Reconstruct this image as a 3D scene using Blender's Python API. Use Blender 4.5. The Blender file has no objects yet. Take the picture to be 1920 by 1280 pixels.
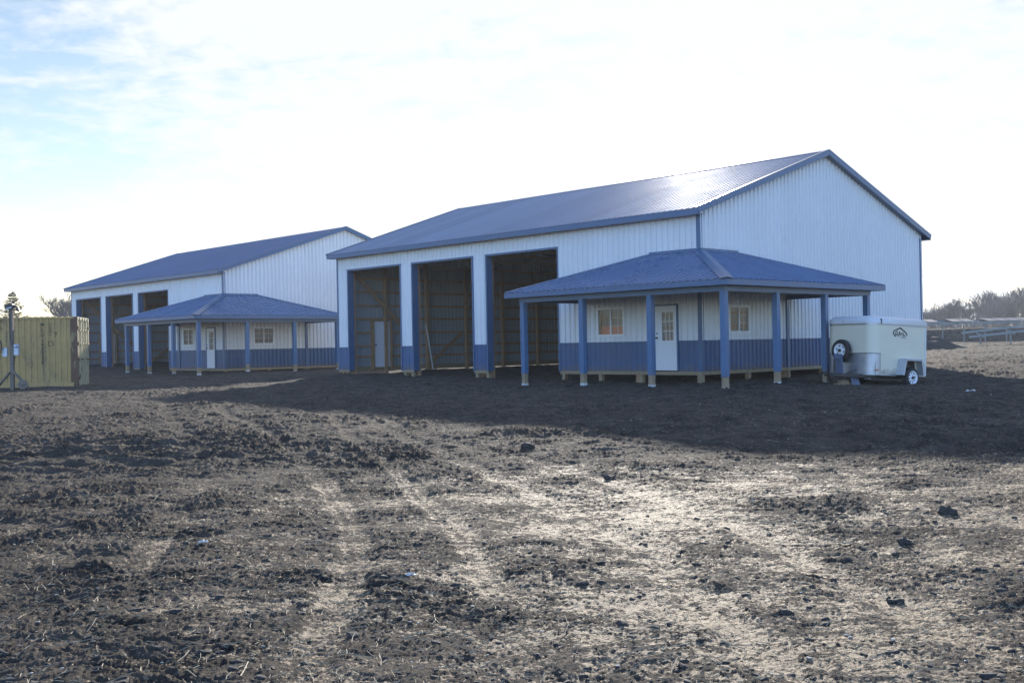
import bpy, bmesh, math, random
import numpy as np
from math import sin, cos, pi, radians as R, sqrt, atan2
from mathutils import Vector, Matrix
random.seed(7)
S = bpy.context.scene
C = S.collection

# ------------------------------------------------------------------ camera
F, PITCH, ROLL = 2034.2, 0.0026, -0.0195
cam = bpy.data.cameras.new('camera'); co = bpy.data.objects.new('camera', cam); C.objects.link(co)
cam.sensor_width = 36; cam.lens = F / 1920 * 36; cam.clip_start = .1; cam.clip_end = 8000
fw = Vector((0, cos(PITCH), sin(PITCH))); up = Vector((0, -sin(PITCH), cos(PITCH))); rt = Vector((1, 0, 0))
r2 = rt * cos(ROLL) + up * sin(ROLL); u2 = -rt * sin(ROLL) + up * cos(ROLL)
co.matrix_world = Matrix(((r2.x, u2.x, -fw.x, 0), (r2.y, u2.y, -fw.y, 0), (r2.z, u2.z, -fw.z, 0), (0, 0, 0, 1)))
S.camera = co
S.render.engine = 'CYCLES'
S.view_settings.view_transform = 'Standard'; S.view_settings.look = 'None'
S.view_settings.exposure = 1.40; S.view_settings.gamma = 1

# ------------------------------------------------------------------ sky and sun
SUN_AZ, SUN_EL = R(8), R(17.5)          # azimuth clockwise from +Y
w = bpy.data.worlds.new('World'); S.world = w; w.use_nodes = True
nt = w.node_tree; nt.nodes.clear(); N = nt.nodes.new; Lk = nt.links.new
out = N('ShaderNodeOutputWorld'); bg = N('ShaderNodeBackground'); Lk(bg.outputs[0], out.inputs[0])
bg.inputs[1].default_value = .10
sky = N('ShaderNodeTexSky'); sky.sky_type = 'NISHITA'; sky.sun_disc = False
sky.sun_elevation = SUN_EL; sky.sun_rotation = SUN_AZ; sky.air_density = 1.0; sky.dust_density = 0.05; sky.ozone_density = 3.0
tc = N('ShaderNodeTexCoord'); sx = N('ShaderNodeSeparateXYZ'); Lk(tc.outputs['Generated'], sx.inputs[0])
def M(op, a, b=None, c=None):
    n = N('ShaderNodeMath'); n.operation = op
    for i, q in enumerate((a, b, c)):
        if q is None: continue
        if isinstance(q, (int, float)): n.inputs[i].default_value = q
        else: Lk(q, n.inputs[i])
    return n.outputs[0]
zz = M('MAXIMUM', M('ADD', sx.outputs[2], .16), .05)
cx = N('ShaderNodeCombineXYZ'); Lk(M('DIVIDE', sx.outputs[0], zz), cx.inputs[0]); Lk(M('DIVIDE', sx.outputs[1], zz), cx.inputs[1])
def noise(scale, det, rough, dist=0, sc=(1, 1, 1), off=(0, 0, 0)):
    mp = N('ShaderNodeMapping'); mp.inputs['Scale'].default_value = sc; mp.inputs['Location'].default_value = off
    Lk(cx.outputs[0], mp.inputs[0]); n = N('ShaderNodeTexNoise'); n.inputs['Scale'].default_value = scale
    n.inputs['Detail'].default_value = det; n.inputs['Roughness'].default_value = rough; n.inputs['Distortion'].default_value = dist
    Lk(mp.outputs[0], n.inputs[0]); return n.outputs[0]
puffs = noise(11, 6, .62, .3, (1, 1, 1))
veil = noise(2.2, 5, .55, .6, (.7, 1.6, 1), (3.3, 1.2, 0))
big = noise(1.1, 2, .5, .2, (1, 1, 1), (.4, 7.7, 0))
# direction towards the sun thickens the thin cloud (bright aureole of the real sky)
sd_ = (sin(SUN_AZ) * cos(SUN_EL), cos(SUN_AZ) * cos(SUN_EL), sin(SUN_EL))
dt = N('ShaderNodeVectorMath'); dt.operation = 'DOT_PRODUCT'; Lk(tc.outputs['Generated'], dt.inputs[0]); dt.inputs[1].default_value = sd_
aure = N('ShaderNodeMapRange'); aure.interpolation_type = 'SMOOTHSTEP'; Lk(dt.outputs['Value'], aure.inputs[0])
aure.inputs[1].default_value = .84; aure.inputs[2].default_value = .965
cov = M('ADD', M('ADD', M('MULTIPLY', M('SUBTRACT', puffs, .5), 2.6), M('MULTIPLY', M('SUBTRACT', veil, .5), 2.4)), M('MULTIPLY', M('SUBTRACT', big, .5), 1.6))
cov = M('ADD', cov, M('ADD', .20, M('MULTIPLY', aure.outputs[0], 1.0)))
# clouds thin out behind the photographer: clear northern sky
fr = N('ShaderNodeMapRange'); Lk(sx.outputs[1], fr.inputs[0]); fr.inputs[1].default_value = -.2; fr.inputs[2].default_value = .6
cl = N('ShaderNodeClamp'); Lk(M('MULTIPLY', cov, fr.outputs[0]), cl.inputs[0])
mix = N('ShaderNodeMix'); mix.data_type = 'RGBA'; Lk(M('MULTIPLY', cl.outputs[0], .93), mix.inputs[0]); 
skyb = N('ShaderNodeMix'); skyb.data_type = 'RGBA'; skyb.blend_type = 'MULTIPLY'; skyb.inputs[0].default_value = 1
Lk(sky.outputs[0], skyb.inputs[6])
nr = N('ShaderNodeMapRange'); nr.interpolation_type = 'SMOOTHSTEP'; Lk(sx.outputs[1], nr.inputs[0]); nr.inputs[1].default_value = -.4; nr.inputs[2].default_value = .75
tn = N('ShaderNodeMix'); tn.data_type = 'RGBA'; Lk(nr.outputs[0], tn.inputs[0]); tn.inputs[6].default_value = (1.30, 1.34, 1.60, 1); tn.inputs[7].default_value = (.84, .67, .57, 1); Lk(tn.outputs[2], skyb.inputs[7])
Lk(skyb.outputs[2], mix.inputs[6]); mix.inputs[7].default_value = (3.75, 3.88, 4.0, 1)
Lk(mix.outputs[2], bg.inputs[0])

sl = bpy.data.lights.new('sun', 'SUN'); so = bpy.data.objects.new('sun', sl); C.objects.link(so)
sl.energy = 3.2; sl.angle = R(.9); sl.color = (1, .94, .85)
so.rotation_euler = Vector((-sd_[0], -sd_[1], -sd_[2])).to_track_quat('-Z', 'Y').to_euler()

# ------------------------------------------------------------------ materials
def nodes(m): return m.node_tree.nodes, m.node_tree.links
def mat(name, col, rough=.6, metal=0, spec=.5, var=.0, vscale=3., bump=0, bscale=40., dirt=None, dscale=1.5, dth=.6, coat=0, back=None, rib_shade=None, splash=None):
    m = bpy.data.materials.new(name); m.use_nodes = True; n, l = nodes(m); b = n['Principled BSDF']
    b.inputs['Roughness'].default_value = rough; b.inputs['Metallic'].default_value = metal
    b.inputs['Specular IOR Level'].default_value = spec; b.inputs['Coat Weight'].default_value = coat
    b.inputs['Base Color'].default_value = (*col, 1)
    t = n.new('ShaderNodeTexCoord'); src = None
    if var:
        no = n.new('ShaderNodeTexNoise'); no.inputs['Scale'].default_value = vscale; no.inputs['Detail'].default_value = 6; no.inputs['Roughness'].default_value = .65
        l.new(t.outputs['Object'], no.inputs[0])
        mr = n.new('ShaderNodeMapRange'); l.new(no.outputs[0], mr.inputs[0]); mr.inputs[1].default_value = .3; mr.inputs[2].default_value = .7
        mr.inputs[3].default_value = 1 - var; mr.inputs[4].default_value = 1 + var
        mx = n.new('ShaderNodeVectorMath'); mx.operation = 'SCALE'; mx.inputs[0].default_value = col; l.new(mr.outputs[0], mx.inputs['Scale']); src = mx.outputs[0]
        mr2 = n.new('ShaderNodeMapRange'); l.new(no.outputs[0], mr2.inputs[0]); mr2.inputs[3].default_value = rough*.75; mr2.inputs[4].default_value = min(1, rough*1.25)
        l.new(mr2.outputs[0], b.inputs['Roughness'])
    for (dc, dsc, th, sc3) in (dirt or []):
        mp = n.new('ShaderNodeMapping'); mp.inputs['Scale'].default_value = sc3; l.new(t.outputs['Object'], mp.inputs[0])
        no = n.new('ShaderNodeTexNoise'); no.inputs['Scale'].default_value = dsc; no.inputs['Detail'].default_value = 8; no.inputs['Roughness'].default_value = .7
        l.new(mp.outputs[0], no.inputs[0])
        mr = n.new('ShaderNodeMapRange'); l.new(no.outputs[0], mr.inputs[0]); mr.inputs[1].default_value = th; mr.inputs[2].default_value = th + .08
        mx = n.new('ShaderNodeMix'); mx.data_type = 'RGBA'; l.new(mr.outputs[0], mx.inputs[0])
        if src: l.new(src, mx.inputs[6])
        else: mx.inputs[6].default_value = (*col, 1)
        mx.inputs[7].default_value = (*dc, 1); src = mx.outputs[2]
    if splash:
        sp_ = n.new('ShaderNodeSeparateXYZ'); l.new(t.outputs['Object'], sp_.inputs[0]); no = n.new('ShaderNodeTexNoise'); no.inputs['Scale'].default_value = 3.5; no.inputs['Detail'].default_value = 9; no.inputs['Roughness'].default_value = .75; l.new(t.outputs['Object'], no.inputs[0])
        hz = n.new('ShaderNodeMapRange'); l.new(sp_.outputs[2], hz.inputs[0]); hz.inputs[1].default_value = splash[0]; hz.inputs[2].default_value = splash[1]; hz.inputs[3].default_value = .30; hz.inputs[4].default_value = -.25
        ad = n.new('ShaderNodeMath'); ad.operation = 'ADD'; l.new(no.outputs[0], ad.inputs[0]); l.new(hz.outputs[0], ad.inputs[1])
        mr = n.new('ShaderNodeMapRange'); l.new(ad.outputs[0], mr.inputs[0]); mr.inputs[1].default_value = .55; mr.inputs[2].default_value = .85; mr.inputs[4].default_value = .7
        mx = n.new('ShaderNodeMix'); mx.data_type = 'RGBA'; l.new(mr.outputs[0], mx.inputs[0])
        if src: l.new(src, mx.inputs[6])
        else: mx.inputs[6].default_value = (*col, 1)
        mx.inputs[7].default_value = (.13, .115, .10, 1); src = mx.outputs[2]
    if rib_shade:  # painted dark line beside each rib stands for the shade on its side
        ra = n.new('ShaderNodeAttribute'); ra.attribute_name = 'rib'; cc = ra.outputs['Fac']
        def mm(op, a, b=None):
            q = n.new('ShaderNodeMath'); q.operation = op
            for i, vv in enumerate((a, b)):
                if vv is None: continue
                if isinstance(vv, (int, float)): q.inputs[i].default_value = vv
                else: l.new(vv, q.inputs[i])
            return q.outputs[0]
        wn = n.new('ShaderNodeTexWhiteNoise'); wn.noise_dimensions = '1D'; l.new(mm('FLOOR', mm('DIVIDE', mm('ADD', cc, 228.6), .9144)), wn.inputs['W'])
        vs = n.new('ShaderNodeVectorMath'); vs.operation = 'SCALE'; l.new(src, vs.inputs[0]); l.new(mm('ADD', mm('MULTIPLY', wn.outputs['Value'], rib_shade[2]), 1-rib_shade[2]/2), vs.inputs['Scale']); src = vs.outputs[0]
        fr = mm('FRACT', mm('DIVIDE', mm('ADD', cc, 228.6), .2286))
        ln = mm('MULTIPLY', mm('GREATER_THAN', fr, .25), mm('LESS_THAN', fr, .25+rib_shade[1]))
        mx = n.new('ShaderNodeMix'); mx.data_type = 'RGBA'; l.new(ln, mx.inputs[0]); l.new(src, mx.inputs[6]); mx.inputs[7].default_value = (*rib_shade[0], 1); src = mx.outputs[2]
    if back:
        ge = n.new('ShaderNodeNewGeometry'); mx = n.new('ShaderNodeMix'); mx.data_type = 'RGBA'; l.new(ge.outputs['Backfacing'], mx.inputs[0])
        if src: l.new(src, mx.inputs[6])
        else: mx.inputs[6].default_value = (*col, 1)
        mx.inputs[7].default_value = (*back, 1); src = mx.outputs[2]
    if src: l.new(src, b.inputs['Base Color'])
    if bump:
        no = n.new('ShaderNodeTexNoise'); no.inputs['Scale'].default_value = bscale; no.inputs['Detail'].default_value = 5
        l.new(t.outputs['Object'], no.inputs[0]); bp = n.new('ShaderNodeBump'); bp.inputs['Strength'].default_value = bump; bp.inputs['Distance'].default_value = .02
        l.new(no.outputs[0], bp.inputs['Height']); l.new(bp.outputs[0], b.inputs['Normal'])
    return m
MUD = (.06, .055, .05)
m_white = mat('white_steel', (.74, .75, .76), .38, back=(.30, .33, .36), rib_shade=((.36, .39, .45), .12, .04), var=.03, vscale=1.2, bump=.10, bscale=2.2, dirt=[((.60, .59, .56), 3, .66, (1, 1, .12))])
m_blue = mat('blue_steel', (.036, .10, .225), .34, back=(.30, .33, .36), rib_shade=((.022, .05, .11), .11, .10), splash=(-.95, -.45), var=.06, vscale=1.5, bump=.10, bscale=2.2, dirt=[((.09, .12, .18), 5, .66, (1, 1, .25))])
m_trim = mat('blue_trim', (.045, .115, .23), .33, var=.05, vscale=2)
m_roof = mat('blue_roof_steel_glare', (.23, .27, .345), .54, rib_shade=((.025, .045, .10), .34, .16), var=.05, vscale=.6, bump=.015, bscale=1.6, spec=.09)  # same blue paint, with the nearer roof's glare put into the base colour
m_roof2 = mat('blue_roof_steel_plain', (.030, .10, .23), .24, rib_shade=((.012, .04, .10), .2, .10), var=.07, vscale=.6, bump=.015, bscale=1.6, spec=.4)
m_proof = mat('blue_porch_steel', (.085, .15, .27), .28, rib_shade=((.012, .035, .09), .28, .12), var=.05, vscale=.6, bump=.01, bscale=1.6, spec=.6)
m_post = mat('blue_post_wrap', (.042, .13, .27), .35, var=.08, splash=(-1.05, -.6))
m_wood = mat('treated_lumber', (.30, .23, .14), .8, var=.18, vscale=6, bump=.3, bscale=30, dirt=[((.16, .12, .08), 9, .6, (1, 1, .2))])
m_frame = mat('framing_lumber', (.36, .22, .12), .8, var=.16, vscale=5)
m_conc = mat('pale_wrap_end', (.55, .57, .58), .8, var=.15, vscale=20)
m_door = mat('white_door_paint', (.74, .76, .80), .35, var=.02, vscale=3, dirt=[((.35, .33, .31), 14, .72, (1, 1, 1))])
m_vinyl = mat('white_vinyl', (.80, .80, .80), .4, var=.02)
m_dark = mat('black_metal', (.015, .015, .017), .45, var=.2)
m_rubber = mat('tyre_rubber', (.022, .022, .024), .8, var=.2, vscale=9, bump=.3)
m_rim = mat('white_rim_paint', (.78, .79, .82), .3, var=.05, vscale=12)
m_trail = mat('cream_trailer_skin', (.74, .69, .54), .4, splash=(0, .35), var=.035, vscale=1.5, bump=.08, bscale=3, dirt=[((.42, .41, .36), 4, .68, (1, 1, .35))])
m_trroof = mat('white_trailer_cap', (.68, .69, .70), .35, var=.04, dirt=[((.4, .37, .32), 6, .66, (1, 1, .3))])
m_alu = mat('scuffed_aluminium', (.45, .46, .48), .42, metal=.85, var=.18, vscale=2.5, bump=.2, bscale=60)
m_fend = mat('grey_fender', (.48, .50, .53), .5, metal=.3, var=.08)
m_orange = mat('orange_lens', (.8, .16, .03), .3)
m_red = mat('dark_red_lens', (.12, .01, .01), .3)
m_bgrey = mat('blue_grey_plate', (.12, .16, .26), .6, var=.12, vscale=6)
m_logo = mat('dark_decal', (.02, .04, .06), .5)
m_logo2 = mat('grey_decal', (.14, .18, .22), .5)
m_cont = mat('faded_yellow_paint', (.45, .30, .11), .6, var=.14, vscale=1.2, bump=.15, bscale=12,
             dirt=[((.30, .21, .10), 2.2, .56, (1, 1, .3)), ((.15, .065, .03), 3.5, .60, (1.3, 1, .45)), ((.05, .03, .02), 9, .70, (1, 1, .6))])
m_contd = mat('cream_container_door', (.50, .45, .28), .55, var=.12, vscale=4, dirt=[((.16, .08, .04), 4, .58, (1, 1, .5))])
m_rust = mat('rusted_steel', (.12, .06, .035), .75, var=.3, vscale=6, bump=.3, dirt=[((.27, .20, .10), 3, .50, (1, 1, .4))])
m_stencil = mat('black_stencil', (.03, .03, .02), .8)
m_grey = mat('galvanised_box', (.42, .47, .55), .4, metal=.4, var=.1)
m_pole = mat('weathered_pole', (.17, .14, .115), .85, var=.2, vscale=7, bump=.3)
m_galv = mat('galvanised_rack_steel', (.20, .23, .235), .5, metal=.2, var=.1)
m_panel = mat('solar_glass', (.03, .05, .10), .45, spec=.4)
m_bark = mat('grey_bark', (.11, .095, .085), .9, var=.25, vscale=3)
m_twig = mat('twig_bark', (.17, .145, .135), .9)
m_needle = mat('spruce_needles', (.028, .045, .028), .8, var=.35, vscale=4)
m_clod = mat('dark_soil_clod', (.040, .036, .033), .95, var=.3, vscale=20, bump=.5, bscale=60)
m_chip = mat('pale_chip', (.42, .39, .34), .7, var=.2, vscale=30)
m_straw = mat('dead_straw', (.34, .28, .19), .8, var=.25, vscale=10)
m_litter = mat('white_plastic', (.55, .55, .53), .4)
m_red_reflection = mat('reddish_reflection', (.75, .17, .09), .6, var=.2, vscale=5)
m_pipe = mat('pale_pipe', (.55, .56, .55), .5)
def glass():
    m = bpy.data.materials.new('window_glass'); m.use_nodes = True; n, l = nodes(m); n.clear()
    o = n.new('ShaderNodeOutputMaterial'); mx = n.new('ShaderNodeMixShader'); l.new(mx.outputs[0], o.inputs[0])
    tr = n.new('ShaderNodeBsdfTransparent'); tr.inputs[0].default_value = (.8, .82, .84, 1)
    gl = n.new('ShaderNodeBsdfGlossy'); gl.inputs['Roughness'].default_value = .02
    no = n.new('ShaderNodeTexNoise'); no.inputs['Scale'].default_value = 3.5; no.inputs['Detail'].default_value = 2; t = n.new('ShaderNodeTexCoord'); l.new(t.outputs['Object'], no.inputs[0])
    bp = n.new('ShaderNodeBump'); bp.inputs['Strength'].default_value = .05; bp.inputs['Distance'].default_value = .03; l.new(no.outputs[0], bp.inputs['Height']); l.new(bp.outputs[0], gl.inputs['Normal'])
    mx.inputs[0].default_value = .055; l.new(tr.outputs[0], mx.inputs[1]); l.new(gl.outputs[0], mx.inputs[2]); return m
m_glass = glass()

# ------------------------------------------------------------------ mesh helpers
class MB:
    def __init__(s): s.v = []; s.f = []; s.a = {}
    def quad(s, *p):
        i = len(s.v); s.v += [tuple(q) for q in p]; s.f.append(tuple(range(i, i + len(p))))
    def box(s, x0, x1, y0, y1, z0, z1):
        i = len(s.v); s.v += [(x, y, z) for z in (z0, z1) for y in (y0, y1) for x in (x0, x1)]
        s.f += [(i+a, i+b, i+c, i+d) for a, b, c, d in ((0,1,3,2),(4,6,7,5),(0,4,5,1),(2,3,7,6),(0,2,6,4),(1,5,7,3))]
        return s
    def bar(s, p, q, w, h, upv=(0, 0, 1)):
        p, q = Vector(p), Vector(q); d = (q - p).normalized(); u = Vector(upv); sd = d.cross(u).normalized(); u = sd.cross(d)
        i = len(s.v)
        for c in (p, q):
            for a, b in ((-1,-1),(1,-1),(1,1),(-1,1)): s.v.append(tuple(c + sd*a*w/2 + u*b*h/2))
        s.f += [(i,i+1,i+2,i+3),(i+7,i+6,i+5,i+4)] + [(i+k,i+4+k,i+4+(k+1)%4,i+(k+1)%4) for k in range(4)]
        return s
    def tube(s, pts, rad, n=8, cap=True):
        pts = [Vector(p) for p in pts]; rad = rad if isinstance(rad, (list, tuple)) else [rad]*len(pts); rings = []
        for k, p in enumerate(pts):
            d = (pts[min(k+1, len(pts)-1)] - pts[max(k-1, 0)]).normalized()
            a = d.cross(Vector((0,0,1)) if abs(d.z) < .9 else Vector((1,0,0))).normalized(); b = d.cross(a)
            i = len(s.v); rings.append(i)
            for j in range(n): s.v.append(tuple(p + (a*cos(2*pi*j/n) + b*sin(2*pi*j/n))*rad[k]))
        for r0, r1 in zip(rings, rings[1:]):
            for j in range(n): s.f.append((r0+j, r0+(j+1)%n, r1+(j+1)%n, r1+j))
        if cap: s.f += [tuple(range(rings[0], rings[0]+n))[::-1], tuple(range(rings[-1], rings[-1]+n))]
        return s
    def lathe(s, c, ax, prof, n=28):       # prof: (along axis, radius)
        c = Vector(c); ax = Vector(ax).normalized(); a = ax.cross(Vector((0,0,1))).normalized(); b = ax.cross(a); rings = []
        for t, r in prof:
            i = len(s.v); rings.append(i)
            for j in range(n): s.v.append(tuple(c + ax*t + (a*cos(2*pi*j/n)+b*sin(2*pi*j/n))*r))
        for r0, r1 in zip(rings, rings[1:]):
            for j in range(n): s.f.append((r0+j, r0+(j+1)%n, r1+(j+1)%n, r1+j))
        return s
    def prism(s, poly, d):                 # poly of 3D points, extruded by d
        d = Vector(d); n = len(poly); i = len(s.v)
        s.v += [tuple(p) for p in poly] + [tuple(Vector(p)+d) for p in poly]
        s.f += [tuple(range(i, i+n)), tuple(range(i+n, i+2*n))[::-1]] + [(i+k, i+n+k, i+n+(k+1)%n, i+(k+1)%n) for k in range(n)]
        return s
    def obj(s, name, m, parent=None, smooth=False, bevel=0, fix=True):
        me = bpy.data.meshes.new(name); me.from_pydata(s.v, [], s.f)
        if fix and len(s.f) < 60000:
            bm = bmesh.new(); bm.from_mesh(me); bmesh.ops.recalc_face_normals(bm, faces=bm.faces); bm.to_mesh(me); bm.free()
        if s.a:
            at = me.attributes.new('rib', 'FLOAT', 'POINT'); at.data.foreach_set('value', [s.a.get(k, 0.) for k in range(len(s.v))])
        me.materials.append(m)
        if smooth: me.polygons.foreach_set('use_smooth', [True]*len(me.polygons))
        o = bpy.data.objects.new(name, me); C.objects.link(o)
        if bevel:
            b = o.modifiers.new('bevel', 'BEVEL'); b.width = bevel; b.segments = 2; b.limit_method = 'ANGLE'
        if parent: o.parent = parent
        return o
def tag(o, label=None, cat=None, group=None, kind=None):
    for k, q in (('label', label), ('category', cat), ('group', group), ('kind', kind)):
        if q: o[k] = q
    return o
def empty(name, loc, rz=0):
    o = bpy.data.objects.new(name, None); C.objects.link(o); o.location = loc; o.rotation_euler = (0, 0, rz); o.empty_display_size = .3; return o
def copy_tree(o, parent=None):
    c = o.copy(); C.objects.link(c); c.parent = parent
    for ch in list(o.children): copy_tree(ch, c)
    return c

RIB = .2286
PROF = [(0, 0), (.016, .027), (.045, .027), (.061, 0)]
def ribbed(mb, O, e1, e2, n, pieces, phase=0., depth=1.):
    """sheet metal with raised ribs along e2; pieces = (s0, s1, lo(s), hi(s))"""
    O, e1, e2, n = Vector(O), Vector(e1), Vector(e2), Vector(n)
    def hgt(s):
        t = (s - phase) % RIB
        for (a, ha), (b, hb) in zip(PROF, PROF[1:]):
            if a <= t <= b: return (ha + (hb-ha)*(t-a)/(b-a))*depth
        return 0.
    flip = e1.cross(e2).dot(n) < 0
    for s0, s1, lo, hi in pieces:
        bp = {s0, s1}; k = math.floor((s0-phase)/RIB)
        while phase + k*RIB < s1 + RIB:
            for a, _ in PROF:
                q = phase + k*RIB + a
                if s0 < q < s1: bp.add(q)
            k += 1
        bp = sorted(bp)
        for a, b in zip(bp, bp[1:]):
            if b - a < 1e-6: continue
            ha, hb = hgt(a+1e-7), hgt(b-1e-7)
            la, lb, ua, ub = lo(a), lo(b), hi(a), hi(b)
            if ua - la < 1e-4 and ub - lb < 1e-4: continue
            q = (O+e1*a+e2*la+n*ha, O+e1*b+e2*lb+n*hb, O+e1*b+e2*ub+n*hb, O+e1*a+e2*ua+n*ha)
            i = len(mb.v); mb.quad(*(q[::-1] if flip else q)); sa, sb = a-phase, b-phase
            for k_, val in enumerate((sa, sb, sb, sa)): mb.a[i+(3-k_ if flip else k_)] = val
K = lambda c: (lambda s: c)

# ------------------------------------------------------------------ ground
rng = np.random.RandomState(3)
PERM = rng.permutation(4096); GX = np.cos(rng.rand(4096)*2*np.pi); 
ANG = rng.rand(4096)*2*np.pi; GX, GY = np.cos(ANG), np.sin(ANG)
def gnoise(x, y):
    xi = np.floor(x).astype(np.int64); yi = np.floor(y).astype(np.int64); xf = x-xi; yf = y-yi
    def g(a, b, dx, dy):
        h = PERM[(PERM[a & 4095] + b) & 4095]; return GX[h]*dx + GY[h]*dy
    u = xf*xf*xf*(xf*(xf*6-15)+10); v = yf*yf*yf*(yf*(yf*6-15)+10)
    n0 = g(xi, yi, xf, yf)*(1-u) + g(xi+1, yi, xf-1, yf)*u
    n1 = g(xi, yi+1, xf, yf-1)*(1-u) + g(xi+1, yi+1, xf-1, yf-1)*u
    return (n0*(1-v) + n1*v)*1.5
def fbm(x, y, f, octv, gain=.5, ridged=False):
    t = 0; a = 1; s = 0
    for k in range(octv):
        q = gnoise(x*f + 17.3*k, y*f - 9.1*k)
        if ridged: q = 1 - 2*np.abs(q)
        t = t + a*q; s += a; a *= gain; f *= 2.03
    return t/s
def sstep(x, a, b):
    t = np.clip((x-a)/(b-a), 0, 1); return t*t*(3-2*t)
TR = {
 't1': ([(-7.7,27.8),(-6.2,23.6),(-4.2,18.3),(-2.9,14.5),(-2.0,11.6),(-1.4,9.3),(-1.1,7.6),(-1.0,4.5)], .14),
 't1b': ([(-9.4,29.5),(-7.4,23.2),(-5.4,18.0),(-4.2,14.2),(-3.4,11.3),(-2.9,9.0),(-2.6,7.3)], .16),
 't2': ([(-8.0,33),(-5.9,27.2),(-3.6,21.5),(-2.5,17.0),(-1.6,13.6),(-.9,10.6),(-.4,8.6),(-.1,6.5)], .13),
 't3': ([(-4.2,26),(-2.7,20.4),(-1.7,17.1),(-.8,14.1),(0,11.3),(.6,8.9),(1.0,7.1),(1.2,5)], .15),
 't4': ([(-3.2,24),(-1.8,18.3),(-.5,15.0),(.5,12.8),(1.2,10.6),(1.8,8.6),(2.1,6.7),(2.3,5)], .14),
 'sunlit_strip': ([(-10.9,22.6),(-11.8,28),(-11.9,33.2),(-11.5,36.4),(-10.7,40.3),(-10.3,45.3)], 1.1),  # no tyre track: pale band painted along the sunlit gap between barn shadows
 'arc': ([(-8.3,26.8),(-9.2,34.7),(-7.9,39.9),(-4.9,38.4),(-2.5,31.8),(0.2,27)], .2),
 't5': ([(.6,30.4),(2.9,25.1),(3.8,20),(5.2,16.5)], .35),
 't6': ([(-4.3,9.0),(-3.9,10.4),(-3.3,11.8),(-2.5,12.8)], .35),
 't7': ([(-3.3,7.0),(-3.4,8.4),(-2.9,9.3)], .3)}
def pdist(x, y, pl):
    d = np.full(x.shape, 1e9)
    for (ax, ay), (bx, by) in zip(pl, pl[1:]):
        vx, vy = bx-ax, by-ay; t = np.clip(((x-ax)*vx + (y-ay)*vy)/(vx*vx+vy*vy), 0, 1)
        d = np.minimum(d, np.hypot(x-ax-t*vx, y-ay-t*vy))
    return d
def base_z(x, y):
    z = np.interp(y, [-50, 6, 14, 22, 30, 38, 50, 58, 72, 95, 200, 400, 3000], [-1.70, -1.68, -1.59, -1.42, -1.34, -1.31, -1.14, -1.10, -.74, -.62, -.3, .6, 2])
    z = z + 1.25*sstep(y, 96.5, 99.5)*sstep(x, 12, 22)
    return z
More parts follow.
